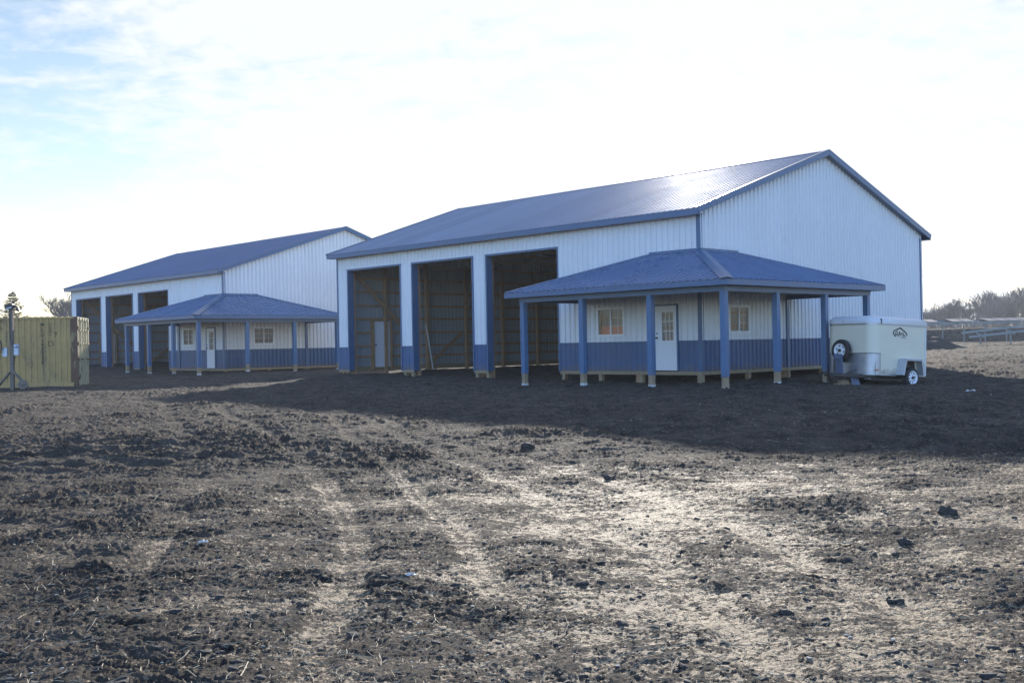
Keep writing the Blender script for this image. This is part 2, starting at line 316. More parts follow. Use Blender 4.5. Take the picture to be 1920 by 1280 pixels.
def ground_fields(x, y, r):
    wx = x + .5*fbm(x, y, .8, 3); wy = y + .5*fbm(x+40, y, .8, 3)
    rough = .55 + .75*sstep(fbm(x+9, y-4, .30, 3), -.3, .5)
    near = 1 - sstep(r, 60, 160)
    yard = 1 - .25*sstep(y, 17, 26)*(1-sstep(x, 9, 14))      # graded, packed soil in front of the barns
    tr = np.zeros(x.shape); tcore = np.zeros(x.shape)
    ribs = np.zeros(x.shape)
    for k, (pl, wd) in TR.items():
        pl = [(a*f_, b*f_) for a, b in pl for f_ in (1.10 - .10*min(1, max(0, (b-14)/10)),)]
        d0 = pdist(x, y, pl); d = d0 + .07*fbm(x, y, 1.7, 2); m = 1 - sstep(d, wd*.55, wd*1.5)
        gain = {'t1': .75, 't2': .6, 't3': .5, 't4': .45}.get(k, .5)
        if wd < .5: ribs = np.where(m > .2, np.cos(d0*2*np.pi/.11)*m, ribs)
        tr = np.maximum(tr, m*gain)
        if wd < .5: tcore = np.maximum(tcore, m*gain)
    rut = np.exp(-(((x+6.0)/3.4)**2 + ((y-16.4)/2.3)**2))
    far = sstep(y, 12, 17)
    q = .38*fbm(x+2, y+8, .55, 3) + .32*fbm(x-3, y+1, 1.6, 3) + (.20+.70*far)*tr + .16*np.exp(-((x-.7-(12-y)*.06)/2.6)**2)*(1-far) + .35*sstep(x, -1.5, 1.5)*(1-far) - .8*far - .28*sstep(-x-.22*y, -.3, 2.2) - .06
    flat = sstep(q, -.55, .75)                        # trodden, crusted patches against churned ones
    z = base_z(x, y) - .10*np.exp(-((x-11.6)**2+(y-31.4)**2)/2.5) + near*(.085*fbm(x, y, .22, 2) + .035*fbm(wx, wy, .9, 3))
    cl = fbm(wx, wy, 2.6, 3, .55)
    clr = fbm(wx*.55+5, wy*1.05, 9.5, 4, .62, True)
    cl2 = fbm(wx*.6-8, wy*1.1, 5.0, 4, .65, True)
    clump = .50 + 1.0*sstep(fbm(x*.7+31, y*1.2-14, 1.1, 4, .6), -.25, .45)
    fine = fbm(x, y+3, 24, 3, .65); fn2 = fbm(x+7, y, 36, 2, .6)
    amp = near*rough*(1.35 - .95*flat)*(1 - .6*tcore)*(1.30 + .55*far)*(1 - .55*sstep(y, 32, 45)*(1-sstep(x, 9, 14)))
    z = z + amp*(.026*np.maximum(cl, -.15) + clump*(.022*np.maximum(clr-.2, 0) + .028*np.maximum(cl2-.25, 0)) + .013*fine*(.6+.4*clump)) + near*.008*fn2*(1-sstep(r, 14, 26))
    z = z - .03*tcore*near
    z = z + near*rut*(.20*fbm(wx*.55, wy*1.6, .9, 4, .6, True) - .05)
    ck = fbm(x*.8, y*1.1, 8, 3, .6)
    # lit dirt heap beyond the trailer and small rises
    # crust mask: dry pale skin against dark turned clods
    c = q + 1.05*fbm(wx*.5, wy, 4.5, 5, .78) + .12*ribs - .75*clump*(1-.6*tcore)*(np.maximum(clr-.25, 0) + np.maximum(cl2-.25, 0)) - .6*np.maximum(cl, 0) + 1.0*fine + .04*tcore
    c = c - .55*rut - .6*sstep(-x, .5, 4)*sstep(y, 12, 16)*(1-tr) - .3*sstep(y, 60, 74) - .6*sstep(x, 9, 15)*sstep(y, 34, 40)
    c = c - .35*sstep(fbm(x*.6-9, y*1.3, .9, 4, .6), .12, .3)*(1-tcore)
    crust = sstep(c, -.55, .75)
    return z, crust, tr
def build_ground():
    fine = np.linspace(R(-31), R(31), 1100); rest = np.linspace(R(31), R(329), 90)[1:-1]
    th = np.concatenate([fine, rest]); nc = len(th)
    rr = np.concatenate([[0.], np.geomspace(.6, 3.6, 24)[:-1], np.geomspace(3.6, 62, 1080)[:-1], np.geomspace(62, 130, 160)[:-1], np.geomspace(130, 700, 40)])
    nr = len(rr); RR, TH = np.meshgrid(rr, th, indexing='ij')
    x = (RR*np.sin(TH)).ravel(); y = (RR*np.cos(TH)).ravel()
    z, cr, tr = ground_fields(x, y, RR.ravel())
    co_ = np.stack([x, y, z], 1).astype(np.float32)
    i = np.arange(nr-1)[:, None]*nc; j = np.arange(nc)[None, :]; j2 = (j+1) % nc
    q = np.stack([i+j, i+j2, i+nc+j2, i+nc+j], -1).reshape(-1, 4)
    me = bpy.data.meshes.new('ground'); me.vertices.add(len(co_)); me.vertices.foreach_set('co', co_.ravel())
    me.loops.add(q.size); me.loops.foreach_set('vertex_index', q.ravel().astype(np.int32))
    me.polygons.add(len(q)); me.polygons.foreach_set('loop_start', np.arange(0, q.size, 4, dtype=np.int32))
    me.update(calc_edges=True)
    for nm, arr in (('crust', cr), ('track', tr)):
        a = me.attributes.new(nm, 'FLOAT', 'POINT'); a.data.foreach_set('value', arr.astype(np.float32))
    me.polygons.foreach_set('use_smooth', np.ones(len(q), dtype=bool))
    o = bpy.data.objects.new('ground', me); C.objects.link(o); tag(o, kind='structure')
    m = bpy.data.materials.new('turned_soil'); m.use_nodes = True; n, l = nodes(m); b = n['Principled BSDF']
    at = n.new('ShaderNodeAttribute'); at.attribute_name = 'crust'; t = n.new('ShaderNodeTexCoord')
    def nz(s, d, rg=.6, sc=None):
        q_ = n.new('ShaderNodeTexNoise'); q_.inputs['Scale'].default_value = s; q_.inputs['Detail'].default_value = d; q_.inputs['Roughness'].default_value = rg
        if sc:
            mp = n.new('ShaderNodeMapping'); mp.inputs['Scale'].default_value = sc; l.new(t.outputs['Object'], mp.inputs[0]); l.new(mp.outputs[0], q_.inputs[0])
        else: l.new(t.outputs['Object'], q_.inputs[0])
        return q_.outputs[0]
    def ma(op, a, c=None):
        q_ = n.new('ShaderNodeMath'); q_.operation = op
        for k, v in enumerate((a, c)):
            if v is None: continue
            if isinstance(v, (int, float)): q_.inputs[k].default_value = v
            else: l.new(v, q_.inputs[k])
        return q_.outputs[0]
    n1 = nz(16, 7, .75, (.6, 1, 1)); n2 = nz(70, 4, .75, (.7, 1, 1)); n3 = nz(2.2, 8, .75)
    e = ma('ADD', ma('MULTIPLY', at.outputs['Fac'], 1.15), ma('ADD', ma('MULTIPLY', ma('SUBTRACT', n1, .5), 3.4), ma('MULTIPLY', ma('SUBTRACT', n2, .5), 3.6)))
    mr = n.new('ShaderNodeMapRange'); mr.interpolation_type = 'SMOOTHSTEP'; l.new(e, mr.inputs[0]); mr.inputs[1].default_value = .48; mr.inputs[2].default_value = .70
    dk = n.new('ShaderNodeMix'); dk.data_type = 'RGBA'; n4 = n.new('ShaderNodeMapRange'); l.new(n3, n4.inputs[0]); n4.inputs[1].default_value = .36; n4.inputs[2].default_value = .68; l.new(n4.outputs[0], dk.inputs[0]); dk.inputs[6].default_value = (.032, .028, .025, 1); dk.inputs[7].default_value = (.145, .120, .095, 1)
    lt = n.new('ShaderNodeMix'); lt.data_type = 'RGBA'; l.new(n1, lt.inputs[0]); lt.inputs[6].default_value = (.17, .128, .082, 1); lt.inputs[7].default_value = (.48, .37, .245, 1)
    mx = n.new('ShaderNodeMix'); mx.data_type = 'RGBA'; l.new(mr.outputs[0], mx.inputs[0]); l.new(dk.outputs[2], mx.inputs[6]); l.new(lt.outputs[2], mx.inputs[7])
    l.new(mx.outputs[2], b.inputs['Base Color']); b.inputs['Specular IOR Level'].default_value = .12
    rm = n.new('ShaderNodeMapRange'); l.new(mr.outputs[0], rm.inputs[0]); rm.inputs[3].default_value = .9; rm.inputs[4].default_value = .66; l.new(rm.outputs[0], b.inputs['Roughness'])
    sm_ = n.new('ShaderNodeMapRange'); l.new(mr.outputs[0], sm_.inputs[0]); sm_.inputs[3].default_value = .08; sm_.inputs[4].default_value = .09; l.new(sm_.outputs[0], b.inputs['Specular IOR Level'])
    bp = n.new('ShaderNodeBump'); bp.inputs['Strength'].default_value = 1.0; bp.inputs['Distance'].default_value = .035
    l.new(ma('ADD', n1, ma('MULTIPLY', n2, .45)), bp.inputs['Height']); l.new(bp.outputs[0], b.inputs['Normal'])
    me.materials.append(m)
build_ground()
def gz(x, y):
    z, _, _ = ground_fields(np.array([float(x)]), np.array([float(y)]), np.array([math.hypot(x, y)])); return float(z[0])

# ------------------------------------------------------------------ barns
L, W, ZE, ZB = 19.35, 14.70, 3.90, -.95
OH, RK = .37, .25
P_, S1, S2, S3, EO = 2.90, -.37, 2.27, 4.82, .417
ZPT, ZPE, TT, ZT = 2.775, 1.637, 1.95, 1.325
DOORS = [(14.92, 18.55), (10.51, 14.12), (6.04, 9.70)]; ZD = 3.30
MAN = (.90, 1.80)                                     # man door in the long wall
def barn(loc, rz, label, gzl, w1, w2, glazing_far, roofm, stubs):
    G = gzl
    root = empty('barn', (loc[0], loc[1], G), rz); tag(root, label, 'barn', 'blue and white steel barns')
    def T(o):
        o.location = (0, 0, -G); return o
    # geometry is written as (b, a, z): x = across the gable, y = along the long wall
    slope = 4/12; yr = W/2; zeo = ZE + .13; zrid = zeo + (yr+OH)*slope; cs = 1/sqrt(1+slope*slope)
    def gable_top(b): return zeo + (min(b, W-b) + OH)*slope - .06
    # long front wall (b = 0, outward -b)
    def front(lo, hi, cut_man):
        ps = []; edges = sorted({0., L, *[q for d in DOORS for q in d], *MAN, *w1[:2]})
        for a, b in zip(edges, edges[1:]):
            m_ = (a+b)/2; segs = [(lo, hi)]
            cuts = [(ZB-1, ZD) for d in DOORS if d[0] < m_ < d[1]]
            if MAN[0] < m_ < MAN[1]: cuts.append((ZB-1, 1.14))
            if w1[0] < m_ < w1[1]: cuts.append((w1[2], w1[3]))
            for c0, c1 in cuts: segs = [s for x0, x1 in segs for s in ((x0, min(x1, c0)), (max(x0, c1), x1)) if s[1]-s[0] > 1e-4]
            ps += [(a, b, K(s0), K(s1)) for s0, s1 in segs]
        return ps
    def gab(lo, hi):
        ps = []; edges = sorted({0., yr, W, *w2[:2]})
        for a, b in zip(edges, edges[1:]):
            m_ = (a+b)/2; top = hi
            if w2[0] < m_ < w2[1] and hi is gable_top: ps += [(a, b, K(lo), K(w2[2])), (a, b, K(w2[3]), top)]
            else: ps.append((a, b, K(lo), top))
        return ps
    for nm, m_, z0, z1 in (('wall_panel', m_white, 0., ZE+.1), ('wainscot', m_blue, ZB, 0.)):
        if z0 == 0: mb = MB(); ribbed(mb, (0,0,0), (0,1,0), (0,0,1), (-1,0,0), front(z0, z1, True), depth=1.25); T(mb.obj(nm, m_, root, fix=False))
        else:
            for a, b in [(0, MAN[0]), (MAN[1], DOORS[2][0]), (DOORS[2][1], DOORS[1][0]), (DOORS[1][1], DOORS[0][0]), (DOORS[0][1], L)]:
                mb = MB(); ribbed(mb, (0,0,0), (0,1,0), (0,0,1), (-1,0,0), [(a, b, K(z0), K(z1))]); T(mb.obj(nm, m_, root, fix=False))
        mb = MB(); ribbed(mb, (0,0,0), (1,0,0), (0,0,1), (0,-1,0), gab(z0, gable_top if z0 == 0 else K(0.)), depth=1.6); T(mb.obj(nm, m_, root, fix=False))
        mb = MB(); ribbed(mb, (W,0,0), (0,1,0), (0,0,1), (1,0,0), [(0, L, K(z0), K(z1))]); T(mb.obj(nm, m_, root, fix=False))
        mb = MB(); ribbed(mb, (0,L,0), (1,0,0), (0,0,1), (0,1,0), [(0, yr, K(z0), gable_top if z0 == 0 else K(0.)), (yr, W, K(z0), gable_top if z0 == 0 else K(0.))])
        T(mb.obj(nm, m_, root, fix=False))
    # wainscot cap line
    for a, b in [(0, MAN[0]), (MAN[1], DOORS[2][0]), (DOORS[2][1], DOORS[1][0]), (DOORS[1][1], DOORS[0][0]), (DOORS[0][1], L)]: T(MB().box(-.034, -.004, a, b, -.012, .014).obj('wainscot_trim', m_trim, root))
    T(MB().box(0, W, -.034, -.004, -.012, .014).obj('wainscot_trim', m_trim, root))
    # corner trims
    for x, y, dx, dy in ((0,0,1,1), (W,0,-1,1), (0,L,1,-1), (W,L,-1,-1)):
        mb = MB(); ex = -.034*dx; ey = -.034*dy
        mb.box(*sorted((x+ex, x+.10*dx)), *sorted((y+ey, y-.002*dy)), ZB-.01, ZE+.02)
        mb.box(*sorted((x+ex, x-.002*dx)), *sorted((y, y+.10*dy)), ZB-.01, ZE+.02)
        T(mb.obj('corner_trim', m_trim, root))
    # roof sheets
    ln = (yr+OH)/cs
    for sgn in (0, 1):
        mb = MB()
        if sgn == 0: O, e2, n = (-OH, -RK, zeo), (cs, 0, slope*cs), (-slope*cs, 0, cs)
        else: O, e2, n = (W+OH, -RK, zeo), (-cs, 0, slope*cs), (slope*cs, 0, cs)
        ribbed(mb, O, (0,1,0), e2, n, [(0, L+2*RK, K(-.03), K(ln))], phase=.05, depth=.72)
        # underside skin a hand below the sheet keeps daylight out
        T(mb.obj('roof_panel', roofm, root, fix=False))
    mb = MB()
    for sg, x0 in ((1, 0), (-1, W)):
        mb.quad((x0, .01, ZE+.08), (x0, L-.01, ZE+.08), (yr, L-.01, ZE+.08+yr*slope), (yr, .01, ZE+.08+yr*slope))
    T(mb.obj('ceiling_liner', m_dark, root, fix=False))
    # ridge cap
    mb = MB()
    for sg in (-1, 1):
        p0 = Vector((yr, -RK-.01, zrid+.035)); e = Vector((sg*cs, 0, -slope*cs)); a = p0; b = p0+e*.18; d = Vector((0, L+2*RK+.02, 0))
        mb.quad(a, b, b+d, a+d); mb.quad(b, b+Vector((0,0,-.02)), b+d+Vector((0,0,-.02)), b+d)
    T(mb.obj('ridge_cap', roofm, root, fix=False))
    # eave fascia, soffit, rake trims
    for x0, x1 in ((-OH-.02, -OH+.005), (W+OH-.005, W+OH+.02)):
        T(MB().box(x0, x1, -RK, L+RK, zeo-.185, zeo-.012).obj('fascia', m_trim, root))
    mb = MB(); mb.box(-OH+.008, -.03, -RK+.02, L+RK-.02, zeo-.18, zeo-.165); mb.box(W+.03, W+OH-.008, -RK+.02, L+RK-.02, zeo-.18, zeo-.165)
    T(mb.obj('soffit', m_trim, root))
    for y0 in (-RK, L+RK):
        for sg in (0, 1):
            pa = Vector((-OH-.02 if sg == 0 else W+OH+.02, y0, zeo)); pb = Vector((yr, y0, zrid))
            mb = MB(); mb.bar(pa+Vector((0,0,-.055)), pb+Vector((0,0,-.055)), .03, .20)
            nn = Vector((-slope*cs, 0, cs)) if sg == 0 else Vector((slope*cs, 0, cs))
            mb.bar(pa+nn*.035+Vector((0, .05 if y0 < 0 else -.05, 0)), pb+nn*.035+Vector((0, .05 if y0 < 0 else -.05, 0)), .13, .012, nn)
            T(mb.obj('rake_trim', m_trim, root))
            mb = MB(); w_ = Vector((0, RK-.02, 0)) if y0 < 0 else Vector((0, -RK+.02, 0))
            mb.quad(pa+Vector((0,0,-.13)), pb+Vector((0,0,-.13)), pb+w_+Vector((0,0,-.13)), pa+w_+Vector((0,0,-.13)))
            T(mb.obj('rake_soffit', m_trim, root, fix=False))
    # overhead openings: reveals
    for a0, a1 in DOORS:
        mb = MB(); mb.box(-.04, .26, a0-.055, a0+.012, ZB-.03, ZD+.05); mb.box(-.04, .26, a1-.012, a1+.055, ZB-.03, ZD+.05); mb.box(-.041, .261, a0-.06, a1+.06, ZD-.015, ZD+.055)
        T(mb.obj('door_jamb', m_trim, root))
    # skirt board and the short piers below it
    mb = MB(); mb.box(-.012, .028, -.012, DOORS[2][0]-.02, ZB-.11, ZB-.004); mb.box(.028, W, -.012, .028, ZB-.11, ZB-.004); mb.box(0.0, W, L-.03, L+.01, ZB-.12, ZB+.10); mb.box(W-.03, W+.01, .03, L-.03, ZB-.12, ZB+.10)
    for a, b in ((9.72, 10.49), (14.14, 14.90), (18.57, L)): mb.box(-.012, .028, a, b, ZB-.11, ZB-.004)
    T(mb.obj('skirt_board', m_wood, root))
    for a, b, axis in stubs:
        mb = MB(); mb.box(b-.01 if axis else .03, b+.13 if axis else .17, .03 if axis else a-.07, .17 if axis else a+.07, G-.25, ZB-.112); T(mb.obj('pier', m_wood, root))
    # frame inside: posts, girts, trusses
    ys = [0.15, 2.42, 4.84, 7.26, 9.68, 12.1, 14.55]
    for b in ys:
        T(MB().box(b-.07, b+.07, L-.24, L-.10, G-.3, ZE-.1).obj('frame_post', m_frame, root))
        if not (w2[0]-.3 < b < w2[1]+.3): T(MB().box(b-.07, b+.07, .10, .24, G-.3, ZE-.1).obj('frame_post', m_frame, root))
    for a in (2.6, 5.9, 9.86, 10.35, 14.26, 14.78, 18.7):
        T(MB().box(.27 if a > 5.95 else .05, .41 if a > 5.95 else .19, a-.07, a+.07, G-.3, ZE-.1).obj('frame_post', m_frame, root))
    for a in (2.42, 4.84, 7.26, 9.68, 12.1, 14.5, 17): T(MB().box(W-.24, W-.10, a-.07, a+.07, G-.3, ZE-.1).obj('frame_post', m_frame, root))
    dbl = (1.80, 2.66)
    for k, z in enumerate((-.42, .05, .64, 1.26, 1.84, 2.44, 3.04, 3.64)):
        mb = MB()
        if z < 1.2: mb.box(.05, dbl[0]-.14, L-.10, L-.025, z-.045, z+.045); mb.box(dbl[1]+.14, W-.05, L-.10, L-.025, z-.045, z+.045)
        else: mb.box(.05, W-.05, L-.10, L-.025, z-.045, z+.045)
        T(mb.obj('girt', m_frame, root))
        T(MB().box(W-.10, W-.025, .05, L-.1, z-.045, z+.045).obj('girt', m_frame, root))
        if z > 1.84: T(MB().box(.05, W-.1, .025, .10, z-.045, z+.045).obj('girt', m_frame, root))
    # diagonal wind brace and door frame on the far end wall
    mb = MB(); mb.bar((.5, L-.27, 3.45), (3.95, L-.27, .30), .04, .17, (0, 0, 1)); T(mb.obj('wind_brace', m_frame, root))
    mb = MB(); mb.bar((4.7, L-.27, -.95), (6.9, L-.27, .6), .04, .15); T(mb.obj('wind_brace', m_frame, root))
    mb = MB(); mb.box(dbl[0]-.13, dbl[0]-.01, L-.20, L-.03, -1.0, 1.2); mb.box(dbl[1]+.01, dbl[1]+.13, L-.20, L-.03, -1.0, 1.2); mb.box(dbl[0]-.01, dbl[1]+.01, L-.20, L-.03, 1.15, 1.2)
    T(mb.obj('inner_door_frame', m_frame, root))
    d = T(MB().box(dbl[0], dbl[1], L-.14, L-.09, -.90, 1.14).obj('inner_door', m_door, root))
    MB().lathe((dbl[0]+.07, L-.14, .10), (0,-1,0), [(0,.03),(.03,.012),(.04,.03),(.07,.03),(.075,0)], 12).obj('knob', m_dark, d)
    for a in (2.5, 4.9, 7.3, 9.75, 12.2, 14.6, 17.0):
        mb = MB(); q = lambda b, z: (b, a, z)
        mb.bar(q(.1, ZE-.02), q(W-.1, ZE-.02), .04, .14)
        top = lambda b: zeo + (min(b, W-b)+OH)*slope - .26
        mb.bar(q(.1, top(.1)), q(yr, top(yr)), .04, .14); mb.bar(q(yr, top(yr)), q(W-.1, top(W-.1)), .04, .14)
        pts = [(2.4, 0), (3.8, 1), (5.4, 0), (yr, 1), (W-5.4, 0), (W-3.8, 1), (W-2.4, 0)]
        for (b0, t0), (b1, t1) in zip(pts, pts[1:]): mb.bar(q(b0, top(b0) if t0 else ZE), q(b1, top(b1) if t1 else ZE), .04, .09)
        T(mb.obj('roof_truss', m_frame, root))
    # ---- man door
    fr_ = MB(); z1 = 1.14
    fr_.box(-.05, .10, MAN[0]-.035, MAN[0]+.02, ZB+.02, z1+.03); fr_.box(-.05, .10, MAN[1]-.02, MAN[1]+.035, ZB+.02, z1+.03); fr_.box(-.051, .101, MAN[0]-.04, MAN[1]+.04, z1-.02, z1+.035)
    T(fr_.obj('door_frame', m_trim, root))
    g0, g1, gb, gt = 1.04, 1.50, .02, .93
    dm = MB(); a0, a1 = MAN[0]+.022, MAN[1]-.022; zb_, zt_ = ZB+.03, z1-.022
    dm.box(-.03, .015, a0, g0, zb_, zt_); dm.box(-.03, .015, g1, a1, zb_, zt_); dm.box(-.03, .015, g0, g1, zb_, gb); dm.box(-.03, .015, g0, g1, gt, zt_)
    dr = T(dm.obj('door', m_door, root))
    mb = MB(); mb.quad((-.010, g1, gb), (-.010, g0, gb), (-.010, g0, gt), (-.010, g1, gt)); mb.obj('door_glass', m_glass, dr, fix=False)
    mb = MB(); mb.box(-.040, -.028, g0-.03, g0+.005, gb-.03, gt+.03); mb.box(-.040, -.028, g1-.005, g1+.03, gb-.03, gt+.03); mb.box(-.0405, -.0285, g0, g1, gb-.03, gb+.005); mb.box(-.0405, -.0285, g0, g1, gt-.005, gt+.03)
    for k in (1, 2): q_ = g0+(g1-g0)*k/3; mb.box(-.026, -.014, q_-.011, q_+.011, gb, gt); q_ = gb+(gt-gb)*k/3; mb.box(-.0265, -.0145, g0, g1, q_-.011, q_+.011)
    mb.obj('door_muntins', m_vinyl, dr)
    mb = MB(); mb.lathe((-.03, MAN[1]-.10, .11), (-1,0,0), [(0,.033),(.012,.033),(.014,.014),(.04,.014),(.05,.028),(.075,.026),(.08,0)], 14); mb.obj('handle', m_dark, dr); MB().lathe((-.03, MAN[1]-.10, .25), (-1,0,0), [(0,.026),(.015,.024),(.016,0)], 12).obj('deadbolt', m_dark, dr)
    # ---- windows
    def window(axis, a0, a1, z0, z1, flip):
        def bx(mb, s0, s1, d0, d1, y0, y1):      # d = outward distance
            if axis == 0: mb.box(-d1, -d0, s0, s1, y0, y1)
            else: mb.box(s0, s1, -d1, -d0, y0, y1)
        mb = MB(); t = .055
        bx(mb, a0-.02, a0+t, -.03, .045, z0-.02, z1+.02); bx(mb, a1-t, a1+.02, -.03, .045, z0-.02, z1+.02); bx(mb, a0+t, a1-t, -.03, .044, z0-.02, z0+t); bx(mb, a0+t, a1-t, -.03, .044, z1-t, z1+.02)
        mid = (a0+a1)/2; bx(mb, mid-.025, mid+.025, -.02, .036, z0+t, z1-t)
        fr = T(mb.obj('window_frame', m_vinyl, root))
        for s0, s1 in ((a0+t, mid-.025), (mid+.025, a1-t)):
            mb = MB(); y0, y1 = z0+t, z1-t
            if axis == 0: mb.quad((-.003, s1, y0), (-.003, s0, y0), (-.003, s0, y1), (-.003, s1, y1))
            else: mb.quad((s0, -.003, y0), (s1, -.003, y0), (s1, -.003, y1), (s0, -.003, y1))
            mb.obj('pane', m_glass, fr, fix=False)
        mb = MB(); g = .007
        halves = ((a0+t, mid-.025), (mid+.025, a1-t))
        for s0, s1 in (halves if glazing_far else [halves[0 if axis == 0 else 1]]):
            q = (s0+s1)/2; bx(mb, q-g, q+g, -.012, -.004, z0+t, z1-t)
            for k in (1, 2): r_ = z0+t+(z1-z0-2*t)*k/3; bx(mb, s0, s1, -.0125, -.0045, r_-g, r_+g)
        mb.obj('muntins', m_vinyl, fr)
    window(0, *w1, 0); window(1, *w2, 1)
    # ---- porch
    q = P_+EO; rise = ZPT-ZPE; ls = sqrt(q*q+rise*rise); c1, s1 = q/ls, rise/ls; ae = S3+EO
    def hi(s):
        if s < 0: return ls*(s+q)/q
        if s <= TT: return ls
        return ls*(ae-s)/(ae-TT)
    pcs = [(-q, 0, K(-.02), hi), (0, TT, K(-.02), hi), (TT, ae, K(-.02), hi)]
    mb = MB(); ribbed(mb, (-q, 0, ZPE), (0,1,0), (c1,0,s1), (-s1,0,c1), pcs, phase=.03, depth=1.1)
    ribbed(mb, (0, -q, ZPE), (1,0,0), (0,c1,s1), (0,-s1,c1), pcs, phase=.03, depth=1.1)
    wd = ae-TT; le = sqrt(wd*wd+rise*rise); ce, se = wd/le, rise/le     # end slopes
    hie = lambda s: le*(s+q)/q
    ribbed(mb, (0, ae, ZPE), (1,0,0), (0,-ce,se), (0,se,ce), [(-q, 0, K(-.02), hie)], phase=.03, depth=1.1)
    ribbed(mb, (ae, 0, ZPE), (0,1,0), (-ce,0,se), (se,0,ce), [(-q, 0, K(-.02), hie)], phase=.03, depth=1.1)
    T(mb.obj('porch_roof', m_proof, root, fix=False))
    mb = MB()
    def hip(pa, pb, n1, n2, w_=.15):
        pa, pb = Vector(pa), Vector(pb); d = (pb-pa).normalized(); h = Vector((0,0,.038))
        for n in (Vector(n1), Vector(n2)):
            sd = d.cross(n).normalized()
            other = (Vector(n2) if n == Vector(n1) else Vector(n1))
            if sd.dot(other) > 0: sd = -sd
            a, b = pa+h, pb+h; mb.quad(a, b, b+sd*w_, a+sd*w_); mb.quad(a+sd*w_, b+sd*w_, b+sd*w_-h*.6, a+sd*w_-h*.6)
    nl = (-s1, 0, c1); nr_ = (0, -s1, c1)
    hip((-q,-q,ZPE), (0,0,ZPT), nl, nr_, .19); hip((-q, ae, ZPE), (0, TT, ZPT), nl, (0, se, ce), .12); hip((ae, -q, ZPE), (TT, 0, ZPT), nr_, (se, 0, ce), .12)
    T(mb.obj('hip_cap', m_trim, root, fix=False))
    mb = MB(); mb.box(-.06, -.036, 0, TT, ZPT-.02, ZPT+.07); mb.box(0, TT, -.06, -.036, ZPT-.02, ZPT+.07); T(mb.obj('wall_flashing', m_trim, root))
    mb = MB()
    mb.box(-q-.02, -q+.01, -q-.02, ae, ZPE-.165, ZPE-.012); mb.box(-q+.012, ae, -q-.02, -q+.01, ZPE-.165, ZPE-.012)
    mb.box(-q-.02, -.04, ae+.001, ae+.03, ZPE-.165, ZPE-.012); mb.box(ae+.001, ae+.03, -q-.02, -.04, ZPE-.165, ZPE-.012)
    T(mb.obj('porch_fascia', m_trim, root))
    mb = MB(); zs = ZPE-.155
    mb.quad((-q+.01, -q+.01, zs), (-.02, -q+.01, zs), (-.02, ae, zs), (-q+.01, ae, zs)); mb.quad((-.02, -q+.01, zs), (ae, -q+.01, zs), (ae, -.02, zs), (-.02, -.02, zs))
    T(mb.obj('porch_soffit', m_white, root, fix=False))
    b0, b1 = -P_-.095, -P_+.095
    mb = MB(); mb.box(b0, b1, b0, S3+.095, ZT, zs-.003); mb.box(b0-.012, b0+.001, b0, S3+.095, ZT+.10, zs-.003); T(mb.obj('porch_beam', m_trim, root))
    mb = MB(); mb.box(b1, S3+.095, b0, b1, ZT, zs-.003); mb.box(b1, S3+.095, b0-.012, b0-.001, ZT+.10, zs-.003); T(mb.obj('porch_beam', m_trim, root))
    T(MB().box(b1, -.04, S3-.095, S3+.095, ZT, zs-.004).obj('porch_beam', m_trim, root)); T(MB().box(S3-.095, S3+.095, b1, -.04, ZT, zs-.004).obj('porch_beam', m_trim, root))
    rp = random.Random(2)
    th_ = rz
    for (b, a) in [(-P_,-P_), (-P_,S1), (-P_,S2), (-P_,S3), (S1,-P_), (S2,-P_), (S3,-P_)]:
        X = loc[0] + b*cos(th_) - a*sin(th_); Y = loc[1] + b*sin(th_) + a*cos(th_); g = gz(X, Y)
        h = .085; po = T(MB().box(b-h, b+h, a-h, a+h, g+.34+rp.uniform(-.03,.03), ZT-.002).obj('porch_post', m_post, root, bevel=.006))
        h = .072; MB().box(b-h, b+h, a-h, a+h, g-.2, g+.36).obj('post_foot', m_wood, po)
        h = .078; MB().box(b-h, b+h, a-h, a+h, g-.2, g+.06+rp.uniform(-.02,.02)).obj('foot_wrap', m_conc, po)
    T(MB().box(-.055, -.002, S3-.075, S3+.075, ZB-.01, ZT).obj('wall_post_trim', m_trim, root)); T(MB().box(S3-.075, S3+.075, -.055, -.002, ZB-.01, ZT).obj('wall_post_trim', m_trim, root))
    return root
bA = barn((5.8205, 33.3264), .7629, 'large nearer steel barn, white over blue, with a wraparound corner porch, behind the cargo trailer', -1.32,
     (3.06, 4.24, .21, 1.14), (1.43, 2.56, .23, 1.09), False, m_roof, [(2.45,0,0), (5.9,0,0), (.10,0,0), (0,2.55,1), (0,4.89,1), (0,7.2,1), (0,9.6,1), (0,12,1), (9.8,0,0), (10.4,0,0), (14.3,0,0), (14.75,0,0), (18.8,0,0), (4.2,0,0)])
bB = barn((-14.4807, 54.6088), .7592, 'farther steel barn with blue roof without glare, between the yellow container and nearer barn', -1.12,
     (3.20, 4.33, .26, 1.15), (1.66, 2.85, .26, 1.12), True, m_roof2, [(2.45,0,0), (5.9,0,0), (.10,0,0), (0,2.55,1), (0,4.89,1), (0,7.2,1), (0,9.6,1), (9.8,0,0), (10.4,0,0), (14.3,0,0), (14.75,0,0)])
def bw(b, a, z, loc=(5.8205, 33.3264), th=.7629):
    return (loc[0]+b*cos(th)-a*sin(th), loc[1]+b*sin(th)+a*cos(th), z)
# box added as a reddish porch window reflection, and leaning pipe in the barn
c = empty('reflection_box', bw(.62, 3.6, -.85), .7629); tag(c, 'orange red box added as the reddish reflection in the long wall window of the nearer barn', 'reflection stand-in')
MB().box(-.45, .45, -.62, .62, 0, 1.38).obj('reflection_box_body', m_red_reflection, c, bevel=.01)
o = MB().tube([bw(4.82, 18.75, -1.2), bw(4.58, 18.95, .98)], .035, 10).obj('leaning_pipe', m_pipe); tag(o, 'pale pipe leaning on the inner wall seen through the middle overhead opening', 'pipe')

